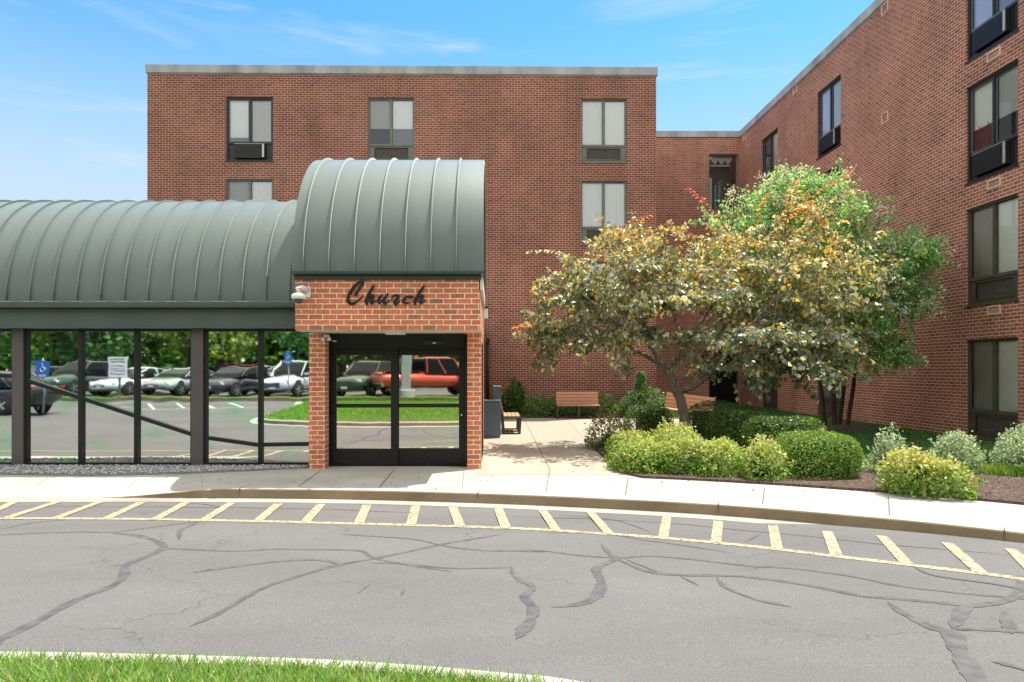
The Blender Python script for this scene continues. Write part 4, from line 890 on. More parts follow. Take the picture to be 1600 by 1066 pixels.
# ------------------------------------------------------------------ glazed corridor on the left
def corridor():
    root = empty('glazed_corridor', (-8, 13.5, 0), 0, 'long low corridor with mirrored glazing under the lower green barrel roof', 'building')
    xl, xr = -20.0, -3.03; R = 2.06
    r = MB(); barrel(r, xl, xr+0.02, 11.47, 2.74, R, 0.3845, -19.845)
    r.build('barrel_roof', M['roof'], root, world=True, smooth='angle')
    g = MB(); half_disc(g, xl+0.05, 11.53, 2.74, R-0.06, 0.03); g.build('roof_gable', M['green_trim'], root, world=True)
    gu = MB(); pr = [(11.50, 2.745), (11.40, 2.745), (11.385, 2.73), (11.39, 2.68), (11.42, 2.645), (11.50, 2.64)]
    gu.add([(xl, y, z) for y, z in pr]+[(xr, y, z) for y, z in pr], [tuple(range(6)), tuple(range(6, 12))]+[(i, (i+1) % 6, 6+(i+1) % 6, 6+i) for i in range(6)]); gu.build('gutter', M['green_trim'], root, world=True)
    b = MB(); b.box(xl, xr, 11.60, 11.95, 2.345, 2.638); b.box(xl, xr, 11.59, 11.98, 2.318, 2.344); b.build('fascia_band', M['green_trim'], root, world=True)
    yg = 11.85; z0, z1 = 0.075, 2.317
    cols = [(-20.0, -19.8), (-16.97, -16.77), (-13.99, -13.79), (-11.02, -10.82), (-8.05, -7.86), (-5.05, -4.85)]
    for a, c in cols:
        k = MB(); k.box(a, c, yg-0.07, yg+0.15, 0.0, z1-0.001); k.build('column', M['column'], root, world=True, bevel=0.006)
    rail = {(-7.86, -5.05): (1.462, 0.548), (-4.85, -3.02): (0.47, 0.36)}
    edges = [(-19.8, -16.97), (-16.77, -13.99), (-13.79, -11.02), (-10.82, -8.05), (-7.86, -5.05), (-4.85, -3.02)]
    for a, c in edges:
        n = 3 if c-a > 2.2 else 2; st = (c-a)/n if n == 3 else 0.945
        f = MB(); f.box(a, c, yg-0.03, yg+0.06, 0.01, z0); f.box(a, c, yg-0.03, yg+0.06, z1-0.045, z1-0.002); f.box(a, a+0.05, yg-0.03, yg+0.06, z0, z1-0.045); f.box(c-0.03, c, yg-0.03, yg+0.06, z0, z1-0.045)
        xs = [a+0.05]+[a+st*i for i in range(1, n)]+[c-0.03]
        for i in range(1, n): f.box(a+st*i-0.035, a+st*i+0.035, yg-0.04, yg+0.06, z0, z1-0.045)
        fr = f.build('window_frame', M['black_metal'], root, world=True)
        for i in range(n):
            p = MB(); l = xs[i]+(0.03 if i else 0); h = xs[i+1]-(0.03 if i < n-1 else 0); p.box(l, h, yg+0.012, yg+0.022, z0-0.005, z1-0.04); p.build('pane', M['mirror'], fr, world=True)
        # sloping rail across the panes
        q = MB()
        def bar(xa, za, xb, zb):
            d = Vector((xb-xa, 0, zb-za)); L = d.length; q.obox(((xa+xb)/2, yg-0.012, (za+zb)/2), d, (0, 1, 0), (-d.z, 0, d.x), L/2, 0.022, 0.032)
        if (a, c) == (-7.86, -5.05): bar(a+0.02, 1.455, c-0.01, 0.545)
        elif (a, c) == (-4.85, -3.02): bar(a+0.02, 0.49, -3.93, 0.365); bar(-3.89, 0.37, c, 0.385)
        else: bar(a+0.02, 1.70, c-0.01, 1.52)
        q.build('ramp_rail', M['black_metal'], fr, world=True)
    w = MB(); w.box(xl+0.1, xr, 12.2, 15.5, 0, 2.3); w.build('rear_wall', M['room'], root, world=True)
corridor()

# ------------------------------------------------------------------ benches and bins
def make_bench():
    root = empty('park_bench', (0, 0, 0), 0, None, 'bench', 'slatted benches round the plaza')
    Wb = 1.45
    for sx in (-1, 0, 1):
        x = sx*(Wb/2-0.03); f = MB(); t = 0.032
        f.obox((x, -0.40, 0.21), (1, 0, 0), (0, 1, 0.0), (0, -0.06, 1), t, 0.035, 0.21); f.obox((x, 0.02, 0.2), (1, 0, 0), (0, 1, 0), (0, 0.08, 1), t, 0.035, 0.2)
        f.box(x-t, x+t, -0.42, 0.06, 0.385, 0.425); f.obox((x, 0.10, 0.65), (1, 0, 0), (0, 1, -0.22), (0, 0.22, 1), t, 0.022, 0.26)
        f.box(x-t, x+t, -0.42, 0.05, 0.0, 0.03)
        f.build('end_frame' if sx else 'middle_frame', M['bench_frame'], root, bevel=0.008)
    s = MB()
    for i in range(4): y = -0.36+i*0.105; s.box(-Wb/2+0.02, Wb/2-0.02, y-0.047, y+0.047, 0.427, 0.458)
    s.build('seat', M['slat'], root, bevel=0.006)
    b = MB()
    for i in range(4):
        z = 0.515+i*0.105; y = 0.045+0.22*(z-0.65)+0.005; b.obox((0, y, z), (1, 0, 0), (0, 1, -0.22), (0, 0.22, 1), Wb/2-0.02, 0.016, 0.047)
    b.build('backrest', M['slat'], root, bevel=0.006)
    return root
bench = make_bench()
def place(o, x, y, rz, label, z=0.004, rx=0):
    o.location = (x, y, z); o.rotation_euler = (0, rx, rz) if rx else (0, 0, rz); o['label'] = label; return o
b2 = copy_tree(bench); b3 = copy_tree(bench)
place(bench, 2.82, 23.5, 0, 'slatted bench with its back against the long brick wall between shrubs')
place(b2, 0.28, 18.45, math.pi/2, 'slatted bench beside the blue litter bin, seen from its end')
place(b3, 5.50, 20.0, -0.62, 'tilted orange slatted bench behind the tree trunk and dark hedges', z=0.03, rx=math.radians(5.5))
def bins():
    t = empty('litter_bin', (-0.02, 16.85, 0), 0, 'square slate blue steel litter bin at the corner of the entrance', 'bin')
    a = MB(); a.box(-0.23, 0.185, 16.7, 17.1, 0.06, 0.86); a.build('body', M['blue_steel'], t, world=True, bevel=0.01)
    a = MB(); a.box(-0.215, 0.17, 16.715, 17.085, 0.004, 0.06); a.build('base', M['blue_steel'], t, world=True)
    a = MB(); a.box(-0.245, 0.2, 16.685, 17.115, 0.862, 0.90); a.box(-0.12, 0.07, 16.78, 17.02, 0.901, 0.905, 1); a.build('lid', [M['blue_steel'], M['black_plastic']], t, world=True, bevel=0.006)
    t = empty('ash_post', (0.06, 17.45, 0), 0, 'narrow slate blue steel post box standing behind the litter bin', 'post')
    a = MB(); a.box(0.02, 0.20, 17.3, 17.6, 0.004, 1.2); a.build('body', M['blue_steel'], t, world=True, bevel=0.01)
    a = MB(); a.box(0.01, 0.21, 17.29, 17.61, 1.202, 1.225); a.build('cap', M['grey_post'], t, world=True)
    a = MB(); a.box(0.201, 0.215, 17.38, 17.5, 0.98, 1.01); a.build('slot', M['chrome'], t, world=True)
bins()

# ------------------------------------------------------------------ shrubs
def lumps(D, k, amp, seed):
    r = np.random.default_rng(seed); f = np.zeros(len(D))
    for _ in range(k):
        a = r.normal(size=3); a /= np.linalg.norm(a); f += np.maximum(0, D@a-0.55)*amp*4*(0.5+r.random())
    return f
def shrub(name, label, cat, x, y, rx, ry, h, shape, n, ll, lw, cols, p=None, z0=0.03, mat='leaf', group=None, seed=1, stems=6, gap=0.1, core=True, tops=None, ragged=0.12, rz=0.0):
    root = empty(name, (x, y, z0), rz, label, cat, group); n = int(n*2.3)
    if shape == 'box':     # clipped block with rounded shoulders
        D = rand_dirs(n); q = 4.2; r = (np.abs(D)**q).sum(1)**(-1/q); Pn = D*r[:, None]
        s = 1.03-0.2*NP.random(n)**1.5; wob = 0.97+lumps(D, 14, 0.045, seed)
        P = Pn*np.array([rx, ry, h/2])*(s*wob)[:, None]; P[:, 2] += h/2
        O = np.sign(Pn)*np.abs(Pn)**4/np.array([rx, ry, h/2])
    elif shape == 'plume':     # several upright plumes
        r_ = np.random.default_rng(seed); k = NP.integers(0, 9, n); ca = r_.uniform(0, 6.28, 9); cr = r_.uniform(0.1, 0.75, 9); ch = h*(0.95-0.5*cr*r_.uniform(0.6, 1.3, 9)); ch[0] = h*0.95; cr[0] = 0.05
        D = rand_dirs(n); q = (0.5+0.5*NP.random(n))[:, None]; P = D*q*np.stack([np.full(n, rx*0.38), np.full(n, ry*0.38), ch[k]*0.5], 1); P[:, 0] += rx*(cr*np.cos(ca))[k]; P[:, 1] += ry*(cr*np.sin(ca))[k]; P[:, 2] += ch[k]*0.52; O = D*1.0; O[:, 2] += 0.4
    elif shape == 'spire':     # broad body with a leading spire
        k = NP.random(n) < 0.72; D = rand_dirs(n); q = (0.6+0.4*NP.random(n))*(0.85+lumps(D, 14, 0.12, seed)); P = D*np.array([rx, ry, h*0.34])*q[:, None]; P[:, 2] += h*0.36
        t = NP.random(n); a_ = NP.uniform(0, 6.28, n); rr = 0.5*rx*(1-0.6*t)*(0.5+0.5*NP.random(n)); P2 = np.stack([rr*np.cos(a_)+0.02*np.sin(9*t), rr*np.sin(a_), h*(0.5+0.5*t)], 1); P = np.where(k[:, None], P, P2); O = D.copy(); O[:, 2] += 0.3
    elif shape == 'cone':
        t = NP.random(n)**0.75; a = NP.uniform(0, 2*math.pi, n); rr = (1-t)**0.8*(0.55+0.45*NP.random(n)**0.4)*(1+0.35*np.sin(7*t*math.pi+a*2))
        P = np.stack([rx*rr*np.cos(a), ry*rr*np.sin(a), 0.08*h+t*h*0.92], 1); O = np.stack([np.cos(a), np.sin(a), np.full(n, 0.5)], 1)
    else:
        D = rand_dirs(n); D[:, 2] = np.abs(D[:, 2])*1.15-0.15; D = unit(D); rr = (1-gap*NP.random(n)**0.6*3)*(0.80+lumps(D, 22, 0.11, seed))+NP.exponential(ragged*0.30, n)
        P = D*np.array([rx, ry, h*0.92])*rr[:, None]; P[:, 2] = np.maximum(P[:, 2]+0.06*h, 0.02); O = D/np.array([rx, ry, h])
    if shape == 'mound':      # young shoots that stick out of the outline
        r_ = np.random.default_rng(seed+500); k = max(6, n//70); b_ = NP.choice(n, k); q_ = []
        for j in b_:
            d = O[j]/max(1e-6, np.linalg.norm(O[j]))*0.6+np.array([0, 0, 0.7])+r_.normal(0, 0.25, 3); d /= np.linalg.norm(d); l = r_.uniform(0.05, 0.13); q_.append(P[j][None]+d[None]*(r_.random(12)*l)[:, None]+r_.normal(0, 0.008, (12, 3)))
        q_ = np.concatenate(q_); P = np.vstack([P, q_]); O = np.vstack([O, np.repeat(O[b_], 12, 0)]); n = len(P)
    O = unit(O); Nl = unit(O+rand_dirs(n)*0.75); Dl = rand_dirs(n)*0.9+O*0.5; Dl[:, 2] += 0.35
    tint = pick(cols, n, p)
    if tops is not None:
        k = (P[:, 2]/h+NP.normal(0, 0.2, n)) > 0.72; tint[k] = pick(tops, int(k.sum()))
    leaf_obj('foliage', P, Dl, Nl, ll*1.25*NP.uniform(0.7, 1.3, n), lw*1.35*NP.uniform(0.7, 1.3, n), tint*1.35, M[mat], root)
    s = MB(); r = random.Random(seed)
    for i in range(stems):
        a = r.uniform(0, 6.28); q = r.uniform(0.15, 0.75); s.tube([(0.05*math.cos(a), 0.05*math.sin(a), -0.03), (rx*q*0.5*math.cos(a), ry*q*0.5*math.sin(a), h*0.35), (rx*q*math.cos(a), ry*q*math.sin(a), h*0.72)], [0.011, 0.008, 0.004], 5)
    s.build('stems', M['twig'], root)
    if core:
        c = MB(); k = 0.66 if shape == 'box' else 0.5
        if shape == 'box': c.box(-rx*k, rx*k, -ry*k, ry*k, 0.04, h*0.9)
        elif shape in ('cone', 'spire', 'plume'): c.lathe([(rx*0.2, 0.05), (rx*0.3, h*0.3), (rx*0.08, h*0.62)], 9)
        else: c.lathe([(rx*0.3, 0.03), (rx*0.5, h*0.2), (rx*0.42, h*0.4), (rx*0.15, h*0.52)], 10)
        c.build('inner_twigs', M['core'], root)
    return root
SPI = [(0.12, 0.235, 0.03), (0.18, 0.29, 0.045), (0.08, 0.17, 0.022), (0.24, 0.25, 0.09)]; SPT = [(0.29, 0.36, 0.08), (0.36, 0.29, 0.16), (0.22, 0.33, 0.06)]
HED = [(0.045, 0.10, 0.016), (0.07, 0.14, 0.022), (0.11, 0.19, 0.03), (0.03, 0.07, 0.014)]; HEDL = [(0.12, 0.20, 0.025), (0.17, 0.26, 0.04), (0.08, 0.15, 0.02)]
SIL = [(0.24, 0.31, 0.22), (0.14, 0.21, 0.11), (0.38, 0.43, 0.33)]
WAL = [(0.06, 0.13, 0.03), (0.11, 0.19, 0.045), (0.16, 0.23, 0.07)]
gs = 'yellow green spirea mounds along the pavement'
for k, (x, y, rx, ry, h, lab) in enumerate([
    (2.42, 11.35, 0.41, 0.42, 0.43, 'yellow green spirea mound nearest the plaza corner, leftmost of the front row'),
    (2.90, 11.15, 0.42, 0.42, 0.44, 'yellow green spirea mound directly in front of the tree trunk'),
    (3.42, 11.05, 0.38, 0.40, 0.41, 'yellow green spirea mound at the right end of the joined front row'),
    (2.50, 12.5, 0.44, 0.46, 0.46, 'yellow green spirea mound behind the front row beside the plaza edge'),
    (3.25, 12.2, 0.42, 0.46, 0.43, 'wide yellow green spirea mound behind the front row at the tree foot')]):
    shrub('spirea_shrub', lab, 'shrub', x, y, rx, ry, h, 'mound', 2300, 0.042, 0.024, SPI, None, group=gs, seed=20+k, tops=SPT)
shrub('spirea_shrub', 'loose pinkish tipped shrub at the plaza edge in front of the left hedge', 'shrub', 2.38, 14.3, 0.38, 0.42, 0.52, 'mound', 700, 0.045, 0.026, [(0.07, 0.13, 0.03), (0.11, 0.18, 0.04)], None, group=gs, seed=31, tops=[(0.24, 0.18, 0.12), (0.17, 0.2, 0.08)], ragged=0.15)
shrub('spirea_shrub', 'small open spirea between the front row and the large clipped hedge', 'shrub', 4.04, 10.55, 0.26, 0.28, 0.40, 'mound', 800, 0.045, 0.026, SPI, None, group=gs, seed=32, tops=SPT, ragged=0.25)
shrub('spirea_shrub', 'lone golden spirea on the mulch beside the pavement at the right', 'shrub', 5.62, 9.2, 0.31, 0.32, 0.43, 'mound', 2000, 0.042, 0.025, SPI, None, group=gs, seed=33, tops=[(0.36, 0.37, 0.11), (0.38, 0.32, 0.17), (0.30, 0.36, 0.08)])
gh = 'clipped hedge blocks round the bed'
shrub('hedge_block', 'dark clipped hedge block left of the tree trunk, at the edge of the plaza', 'hedge', 3.74, 16.75, 0.43, 0.43, 0.72, 'box', 2300, 0.032, 0.02, HED, None, mat='leaf_dark', group=gh, seed=41)
shrub('hedge_block', 'dark clipped hedge block directly right of the tree trunk', 'hedge', 4.85, 15.7, 0.48, 0.48, 0.74, 'box', 2300, 0.032, 0.02, HED, None, mat='leaf_dark', group=gh, seed=42)
shrub('hedge_block', 'mid green clipped hedge block, second right of the tree trunk', 'hedge', 5.10, 14.2, 0.46, 0.5, 0.74, 'box', 2400, 0.032, 0.02, HED, None, mat='leaf_dark', group=gh, seed=43)
shrub('hedge_block', 'clipped hedge block behind the large bright front block', 'hedge', 5.18, 12.7, 0.50, 0.52, 0.72, 'box', 3000, 0.032, 0.02, HED+HEDL[:1], None, mat='leaf_dark', group=gh, seed=44)
shrub('hedge_block', 'large bright green clipped hedge block nearest the pavement', 'hedge', 5.0, 10.8, 0.49, 0.52, 0.58, 'box', 4200, 0.03, 0.019, HEDL+HED[1:2], None, mat='leaf', group=gh, seed=45)
gv = 'silver variegated shrubs in front of the wing'
shrub('silver_shrub', 'leggy silver leaved shrub with bare stems beside the bright hedge', 'shrub', 6.16, 11.0, 0.28, 0.27, 0.58, 'mound', 1300, 0.035, 0.018, SIL, None, group=gv, seed=51, stems=16, core=False, ragged=0.15, gap=0.2)
shrub('silver_shrub', 'round silver leaved shrub behind the lone golden spirea', 'shrub', 7.30, 11.2, 0.36, 0.36, 0.50, 'mound', 2100, 0.034, 0.018, SIL, None, group=gv, seed=52)
shrub('silver_shrub', 'silver leaved shrub below the ground floor window, cut by the right edge', 'shrub', 8.30, 11.0, 0.42, 0.40, 0.53, 'mound', 2000, 0.034, 0.018, SIL, None, group=gv, seed=53)
shrub('yew_shrub', 'upright dark green yew against the brick wall behind the litter bin', 'shrub', 0.72, 24.15, 0.52, 0.42, 1.42, 'plume', 1800, 0.09, 0.03, HED+[(0.09, 0.17, 0.04)], None, mat='leaf', seed=61)
gw = 'low leafy shrubs along the foot of the long wall'
shrub('wall_shrub', 'low leafy shrub at the foot of the wall beside the dark yew', 'shrub', 1.52, 24.1, 0.42, 0.36, 0.50, 'mound', 800, 0.06, 0.03, WAL, None, group=gw, seed=62, ragged=0.3)
shrub('wall_shrub', 'low leafy shrub at the foot of the wall just left of the bench', 'shrub', 2.12, 24.35, 0.32, 0.3, 0.45, 'mound', 600, 0.06, 0.03, WAL, None, group=gw, seed=63, ragged=0.3)
shrub('wall_shrub', 'low leafy shrub behind the legs of the wall bench', 'shrub', 2.95, 24.45, 0.45, 0.25, 0.40, 'mound', 600, 0.06, 0.03, WAL, None, group=gw, seed=64)
shrub('wall_shrub', 'yellowish low shrub at the foot of the wall just right of the bench', 'shrub', 4.05, 24.2, 0.42, 0.36, 0.56, 'mound', 900, 0.06, 0.03, WAL+[(0.25, 0.28, 0.09)], None, group=gw, seed=65, ragged=0.25)
shrub('dwarf_conifer', 'bright green dwarf conifer with a spire at the end of the long wall', 'shrub', 5.02, 23.9, 0.52, 0.42, 1.5, 'spire', 1500, 0.075, 0.035, [(0.07, 0.15, 0.05), (0.12, 0.2, 0.08), (0.05, 0.11, 0.035)], None, mat='leaf', seed=66)

# ------------------------------------------------------------------ trees
def ell_points(E, n, shell=0.5):
    """points in a union of ellipsoids (cx, cy, cz, rx, ry, rz, weight)"""
    E = np.asarray(E, float); w = E[:, 6]/E[:, 6].sum(); k = NP.choice(len(E), n, p=w); D = rand_dirs(n); r = (shell+(1-shell)*NP.random(n))[:, None]
    return E[k, :3]+D*E[k, 3:6]*r, D, k
def limb(mb, P, R, n=7, jit=0.02, sub=4):
    C = catmull(P, sub); RR = np.interp(np.linspace(0, len(R)-1, len(C)), np.arange(len(R)), R); rr = random.Random(len(P)*7)
    mb.tube([(x+rr.uniform(-jit, jit), y+rr.uniform(-jit, jit), z) for x, y, z in C], list(RR), n)
    return C
def twig_leaves(E, limbs, ntwig, per, tl, rng_dir, mb, down=0.25, shell=0.45, axis=None, maxtube=10**9):
    """twigs that leave the limbs for points of the crown, with leaves strung along their ends"""
    pts, D, _ = ell_points(E, ntwig, shell); nodes = np.array([p for c in limbs for p in c]); PL = []; DL = []
    nodes_l = list(map(tuple, nodes)); order = np.argsort(np.linalg.norm(pts-nodes.mean(0), axis=1)); cur = nodes.copy()
    for q, i in enumerate(order):
        p = pts[i]; d2 = ((cur-p)**2).sum(1); a = cur[d2.argmin()]
        mid = (a+p)/2+NP.normal(0, 0.06, 3)+np.array([0, 0, 0.06])
        if q < maxtube: mb.tube([a, mid, p], [0.012, 0.008, 0.003], 4, cap=False)
        cur = np.vstack([cur, mid[None], (mid*0.4+p*0.6)[None]])
        out = p-a; out /= max(1e-6, np.linalg.norm(out)); out = out*0.6+D[i]*0.6+NP.normal(0, 0.3, 3); out[2] -= down; out /= np.linalg.norm(out)
        t = NP.random(per); L = tl*NP.uniform(0.6, 1.4)
        base = p-out*L*0.35
        q_ = base[None]+out[None]*(t*L)[:, None]; q_[:, 2] -= down*0.5*L*t**2; PL.append(q_+NP.normal(0, 0.05, (per, 3))); DL.append(np.repeat(out[None], per, 0))
    return np.concatenate(PL), np.concatenate(DL)
def sprays(E, limbs, ntwig, per, tl, mb, shell, droop):
    """flat leafy sprays: a twig with leaves in two ranks, lying in layers with gaps between them"""
    pts, D, _ = ell_points(E, ntwig, shell); pts[:, 2] += 0.10*np.sin(pts[:, 2]*9.0); cur = np.array([p for c in limbs for p in c]); order = np.argsort(np.linalg.norm(pts-cur.mean(0), axis=1)); PL = []; DL = []
    for i in order:
        p = pts[i]; a = cur[((cur-p)**2).sum(1).argmin()]; mid = (a+p)/2+NP.normal(0, 0.06, 3)+np.array([0, 0, 0.06]); mb.tube([a, mid, p], [0.012, 0.008, 0.003], 4, cap=False); cur = np.vstack([cur, mid[None], (mid*0.4+p*0.6)[None]])
        out = p-a; out /= max(1e-6, np.linalg.norm(out)); out = out*0.7+D[i]*np.array([0.8, 0.8, 0.35])+NP.normal(0, 0.22, 3)*np.array([1, 1, 0.6]); out[2] -= droop; out /= np.linalg.norm(out)
        side = np.cross(out, (0, 0, 1.0)); side /= max(1e-6, np.linalg.norm(side)); L = tl*NP.uniform(0.6, 1.5); t = NP.random(per); w = NP.uniform(-1, 1, per)*0.34*L*(1.05-t*0.8)
        q = (p-out*L*0.4)[None]+out[None]*(t*L)[:, None]+side[None]*w[:, None]; q[:, 2] += -0.16*L*t**2-0.10*np.abs(w)+NP.normal(0, 0.028, per); PL.append(q); DL.append(out[None]*0.6+side[None]*(np.sign(w)*0.6)[:, None])
    return np.concatenate(PL), np.concatenate(DL)
def redbud():
    Y0 = 15.0; sc = FPX/Y0; T = lambda px, py, y=Y0: ((px-770)/FPX*y, y, CAM_H+(577-py)/FPX*y)
    base = T(1074, 700); root = empty('redbud_tree', (base[0], base[1], 0), 0, 'spreading tree with yellow and orange tinted leaves growing from the shrub bed', 'tree')
    E = []
    def e(px, py, rx, rz, y, ry, w): c = T(px, py, y); s = FPX/y; E.append((c[0], c[1], c[2], rx/s, ry, rz/s, w))
    e(980, 450, 130, 90, 14.9, 1.9, 3.2); e(995, 378, 65, 36, 14.9, 1.2, 0.8); e(900, 480, 75, 80, 15.0, 1.3, 1.0); e(880, 525, 66, 36, 14.9, 1.0, 0.6); e(1020, 425, 50, 40, 15.2, 1.0, 0.5)
    e(1180, 440, 150, 105, 14.9, 2.0, 4.2); e(1260, 440, 110, 110, 15.1, 1.7, 1.8); e(1180, 535, 135, 45, 14.5, 1.6, 1.9); e(1275, 540, 55, 50, 14.8, 0.9, 0.6); e(1250, 345, 60, 45, 15.2, 0.9, 0.6); e(1130, 395, 45, 45, 15.3, 0.9, 0.5); e(960, 535, 70, 25, 14.8, 1.3, 0.5); e(1305, 425, 45, 40, 15.0, 0.7, 0.25); e(1290, 515, 44, 42, 15.0, 0.7, 0.3); e(1240, 575, 60, 24, 14.7, 0.9, 0.5); e(1150, 572, 60, 26, 14.3, 0.9, 0.5); e(860, 540, 45, 22, 14.6, 0.7, 0.3)
    m = MB()
    l1 = limb(m, [(base[0], base[1], -0.05), T(1072, 668), T(1062, 625), T(1050, 592), T(1042, 580)], [0.155, 0.118, 0.103, 0.098, 0.085], 10)
    l2 = limb(m, [T(1043, 583), T(1020, 545), T(1002, 500, 14.8), T(985, 440, 14.6), T(965, 400, 14.5)], [0.07, 0.052, 0.04, 0.028, 0.012])
    l3 = limb(m, [T(1060, 612), T(1085, 604, 14.8), T(1110, 585, 14.6), T(1140, 545, 14.4), T(1190, 490, 14.3), T(1250, 420, 14.5)], [0.055, 0.05, 0.045, 0.036, 0.025, 0.010])
    l4 = limb(m, [T(1045, 585), T(1070, 540, 15.3), T(1110, 480, 15.5), T(1150, 410, 15.6), T(1200, 350, 15.7)], [0.065, 0.05, 0.037, 0.025, 0.010])
    l5 = limb(m, [T(1038, 572), T(1000, 552, 15.3), T(950, 530, 15.6), T(890, 510, 15.7), T(840, 500, 15.4)], [0.055, 0.045, 0.035, 0.02, 0.01])
    l6 = limb(m, [T(1110, 585, 14.6), T(1170, 555, 15.0), T(1240, 520, 15.3), T(1320, 480, 15.4)], [0.045, 0.035, 0.025, 0.01])
    l7 = limb(m, [T(1020, 545), T(960, 500, 14.0), T(910, 460, 13.6)], [0.05, 0.03, 0.012]); l8 = limb(m, [T(1070, 540, 15.3), T(1040, 460, 16.2), T(1010, 400, 16.5)], [0.05, 0.03, 0.012])
    P, D = sprays(E, [l2, l3, l4, l5, l6, l7, l8], 590, 42, 0.72, m, 0.3, 0.18)
    n0 = len(P); SH = []
    # reddening shoots that reach out of the crown, two-ranked leaves
    for a, b, k, c in ((T(1195, 370), T(1328, 268), 34, 'red'), (T(1140, 365), T(1064, 304), 26, 'red'), (T(1110, 385), T(1048, 352), 18, 'red'), (T(1290, 430), T(1408, 407), 26, 'pale'), (T(1280, 475), T(1370, 481), 22, 'yellow'), (T(1270, 525), T(1355, 512), 22, 'yellow'), (T(1225, 345), T(1335, 300), 26, 'orange'), (T(1270, 570), T(1320, 588), 20, 'yellow'), (T(900, 405), T(824, 402), 24, 'pale'), (T(960, 365), T(1012, 342), 22, 'orange'), (T(860, 512), T(800, 515), 26, 'orange'), (T(1290, 395), T(1333, 370), 18, 'orange'), (T(870, 440), T(830, 455), 18, 'pale'), (T(1180, 350), T(1205, 300), 24, 'orange'), (T(1230, 330), T(1262, 272), 22, 'orange'), (T(1290, 450), T(1345, 450), 18, 'yellow')):
        a, b = np.array(a), np.array(b); b[1] += NP.normal(0, 0.3); t = (np.arange(k)+0.5)/k; d = (b-a)/np.linalg.norm(b-a); q = a+(b-a)*t[:, None]; q[:, 2] += 0.10*np.sin(math.pi*t); side = np.cross(d, (0, 0.3, 1.0)); side /= np.linalg.norm(side); sg = np.where(np.arange(k) % 2, 1, -1)[:, None]
        P = np.vstack([P, q+NP.normal(0, 0.012, (k, 3))]); D = np.vstack([D, d[None]*0.5+sg*side*0.6+np.array([0, 0, -0.55])[None]]); SH += [(c, v) for v in t]
        m.tube([a, (a+b)/2+np.array([0, 0, 0.10]), b], [0.012, 0.008, 0.003], 4)
    n = len(P); Dl = unit(D*0.55+rand_dirs(n)*0.75+np.array([0, 0, -0.65])); Dl[n0:] = unit(D[n0:]+rand_dirs(n-n0)*0.25); Nn = rand_dirs(n); Nn[:, 2] = np.abs(Nn[:, 2])+0.3
    hgt = (P[:, 2]-1.6)/4.2                      # how high in the crown: young tops have turned first
    age = hgt+NP.normal(0, 0.24, n)+0.14*np.sin(P[:, 0]*3.1)*np.sin(P[:, 1]*2.3)
    G = pick([(0.11, 0.135, 0.09), (0.15, 0.17, 0.12), (0.085, 0.105, 0.075), (0.32, 0.33, 0.28)], n, [0.34, 0.28, 0.2, 0.18]); Ye = pick([(0.31, 0.23, 0.05), (0.20, 0.19, 0.085), (0.40, 0.28, 0.06), (0.50, 0.46, 0.35), (0.13, 0.14, 0.08)], n, [0.26, 0.24, 0.18, 0.16, 0.16]); Or = pick([(0.40, 0.19, 0.06), (0.28, 0.18, 0.08), (0.43, 0.28, 0.09), (0.54, 0.46, 0.38), (0.16, 0.14, 0.07)], n, [0.26, 0.24, 0.2, 0.15, 0.15]); Rd = pick([(0.48, 0.07, 0.06), (0.44, 0.14, 0.08), (0.5, 0.24, 0.10)], n)
    tint = np.where((age > 0.50)[:, None], Ye, G); tint = np.where((age > 0.86)[:, None], Or, tint); tint = np.where((age > 1.25)[:, None], Rd, tint)
    s = NP.random(n) < 0.09; tint[s] = Ye[s]
    for i, (c, v) in enumerate(SH):
        tint[n0+i] = {'red': (0.50, 0.30-0.26*v, 0.08-0.01*v), 'orange': (0.46, 0.30-0.14*v, 0.07), 'yellow': (0.46, 0.38, 0.06), 'pale': (0.52, 0.45, 0.24)}[c]
    size = NP.uniform(0.075, 0.125, n)*np.where(hgt > 0.45, 1.0, 1.12); wid = size*np.where(hgt > 0.5, 0.6, 0.85)*NP.uniform(0.85, 1.1, n)
    leaf_obj('crown', P, Dl, Nn, size, wid, tint*1.42, M['leaf_gloss'], root, fold=0.2, origin=(base[0], base[1], 0))
    m.build('trunk', M['bark'], root, world=True, smooth=True, fix=False)
redbud()
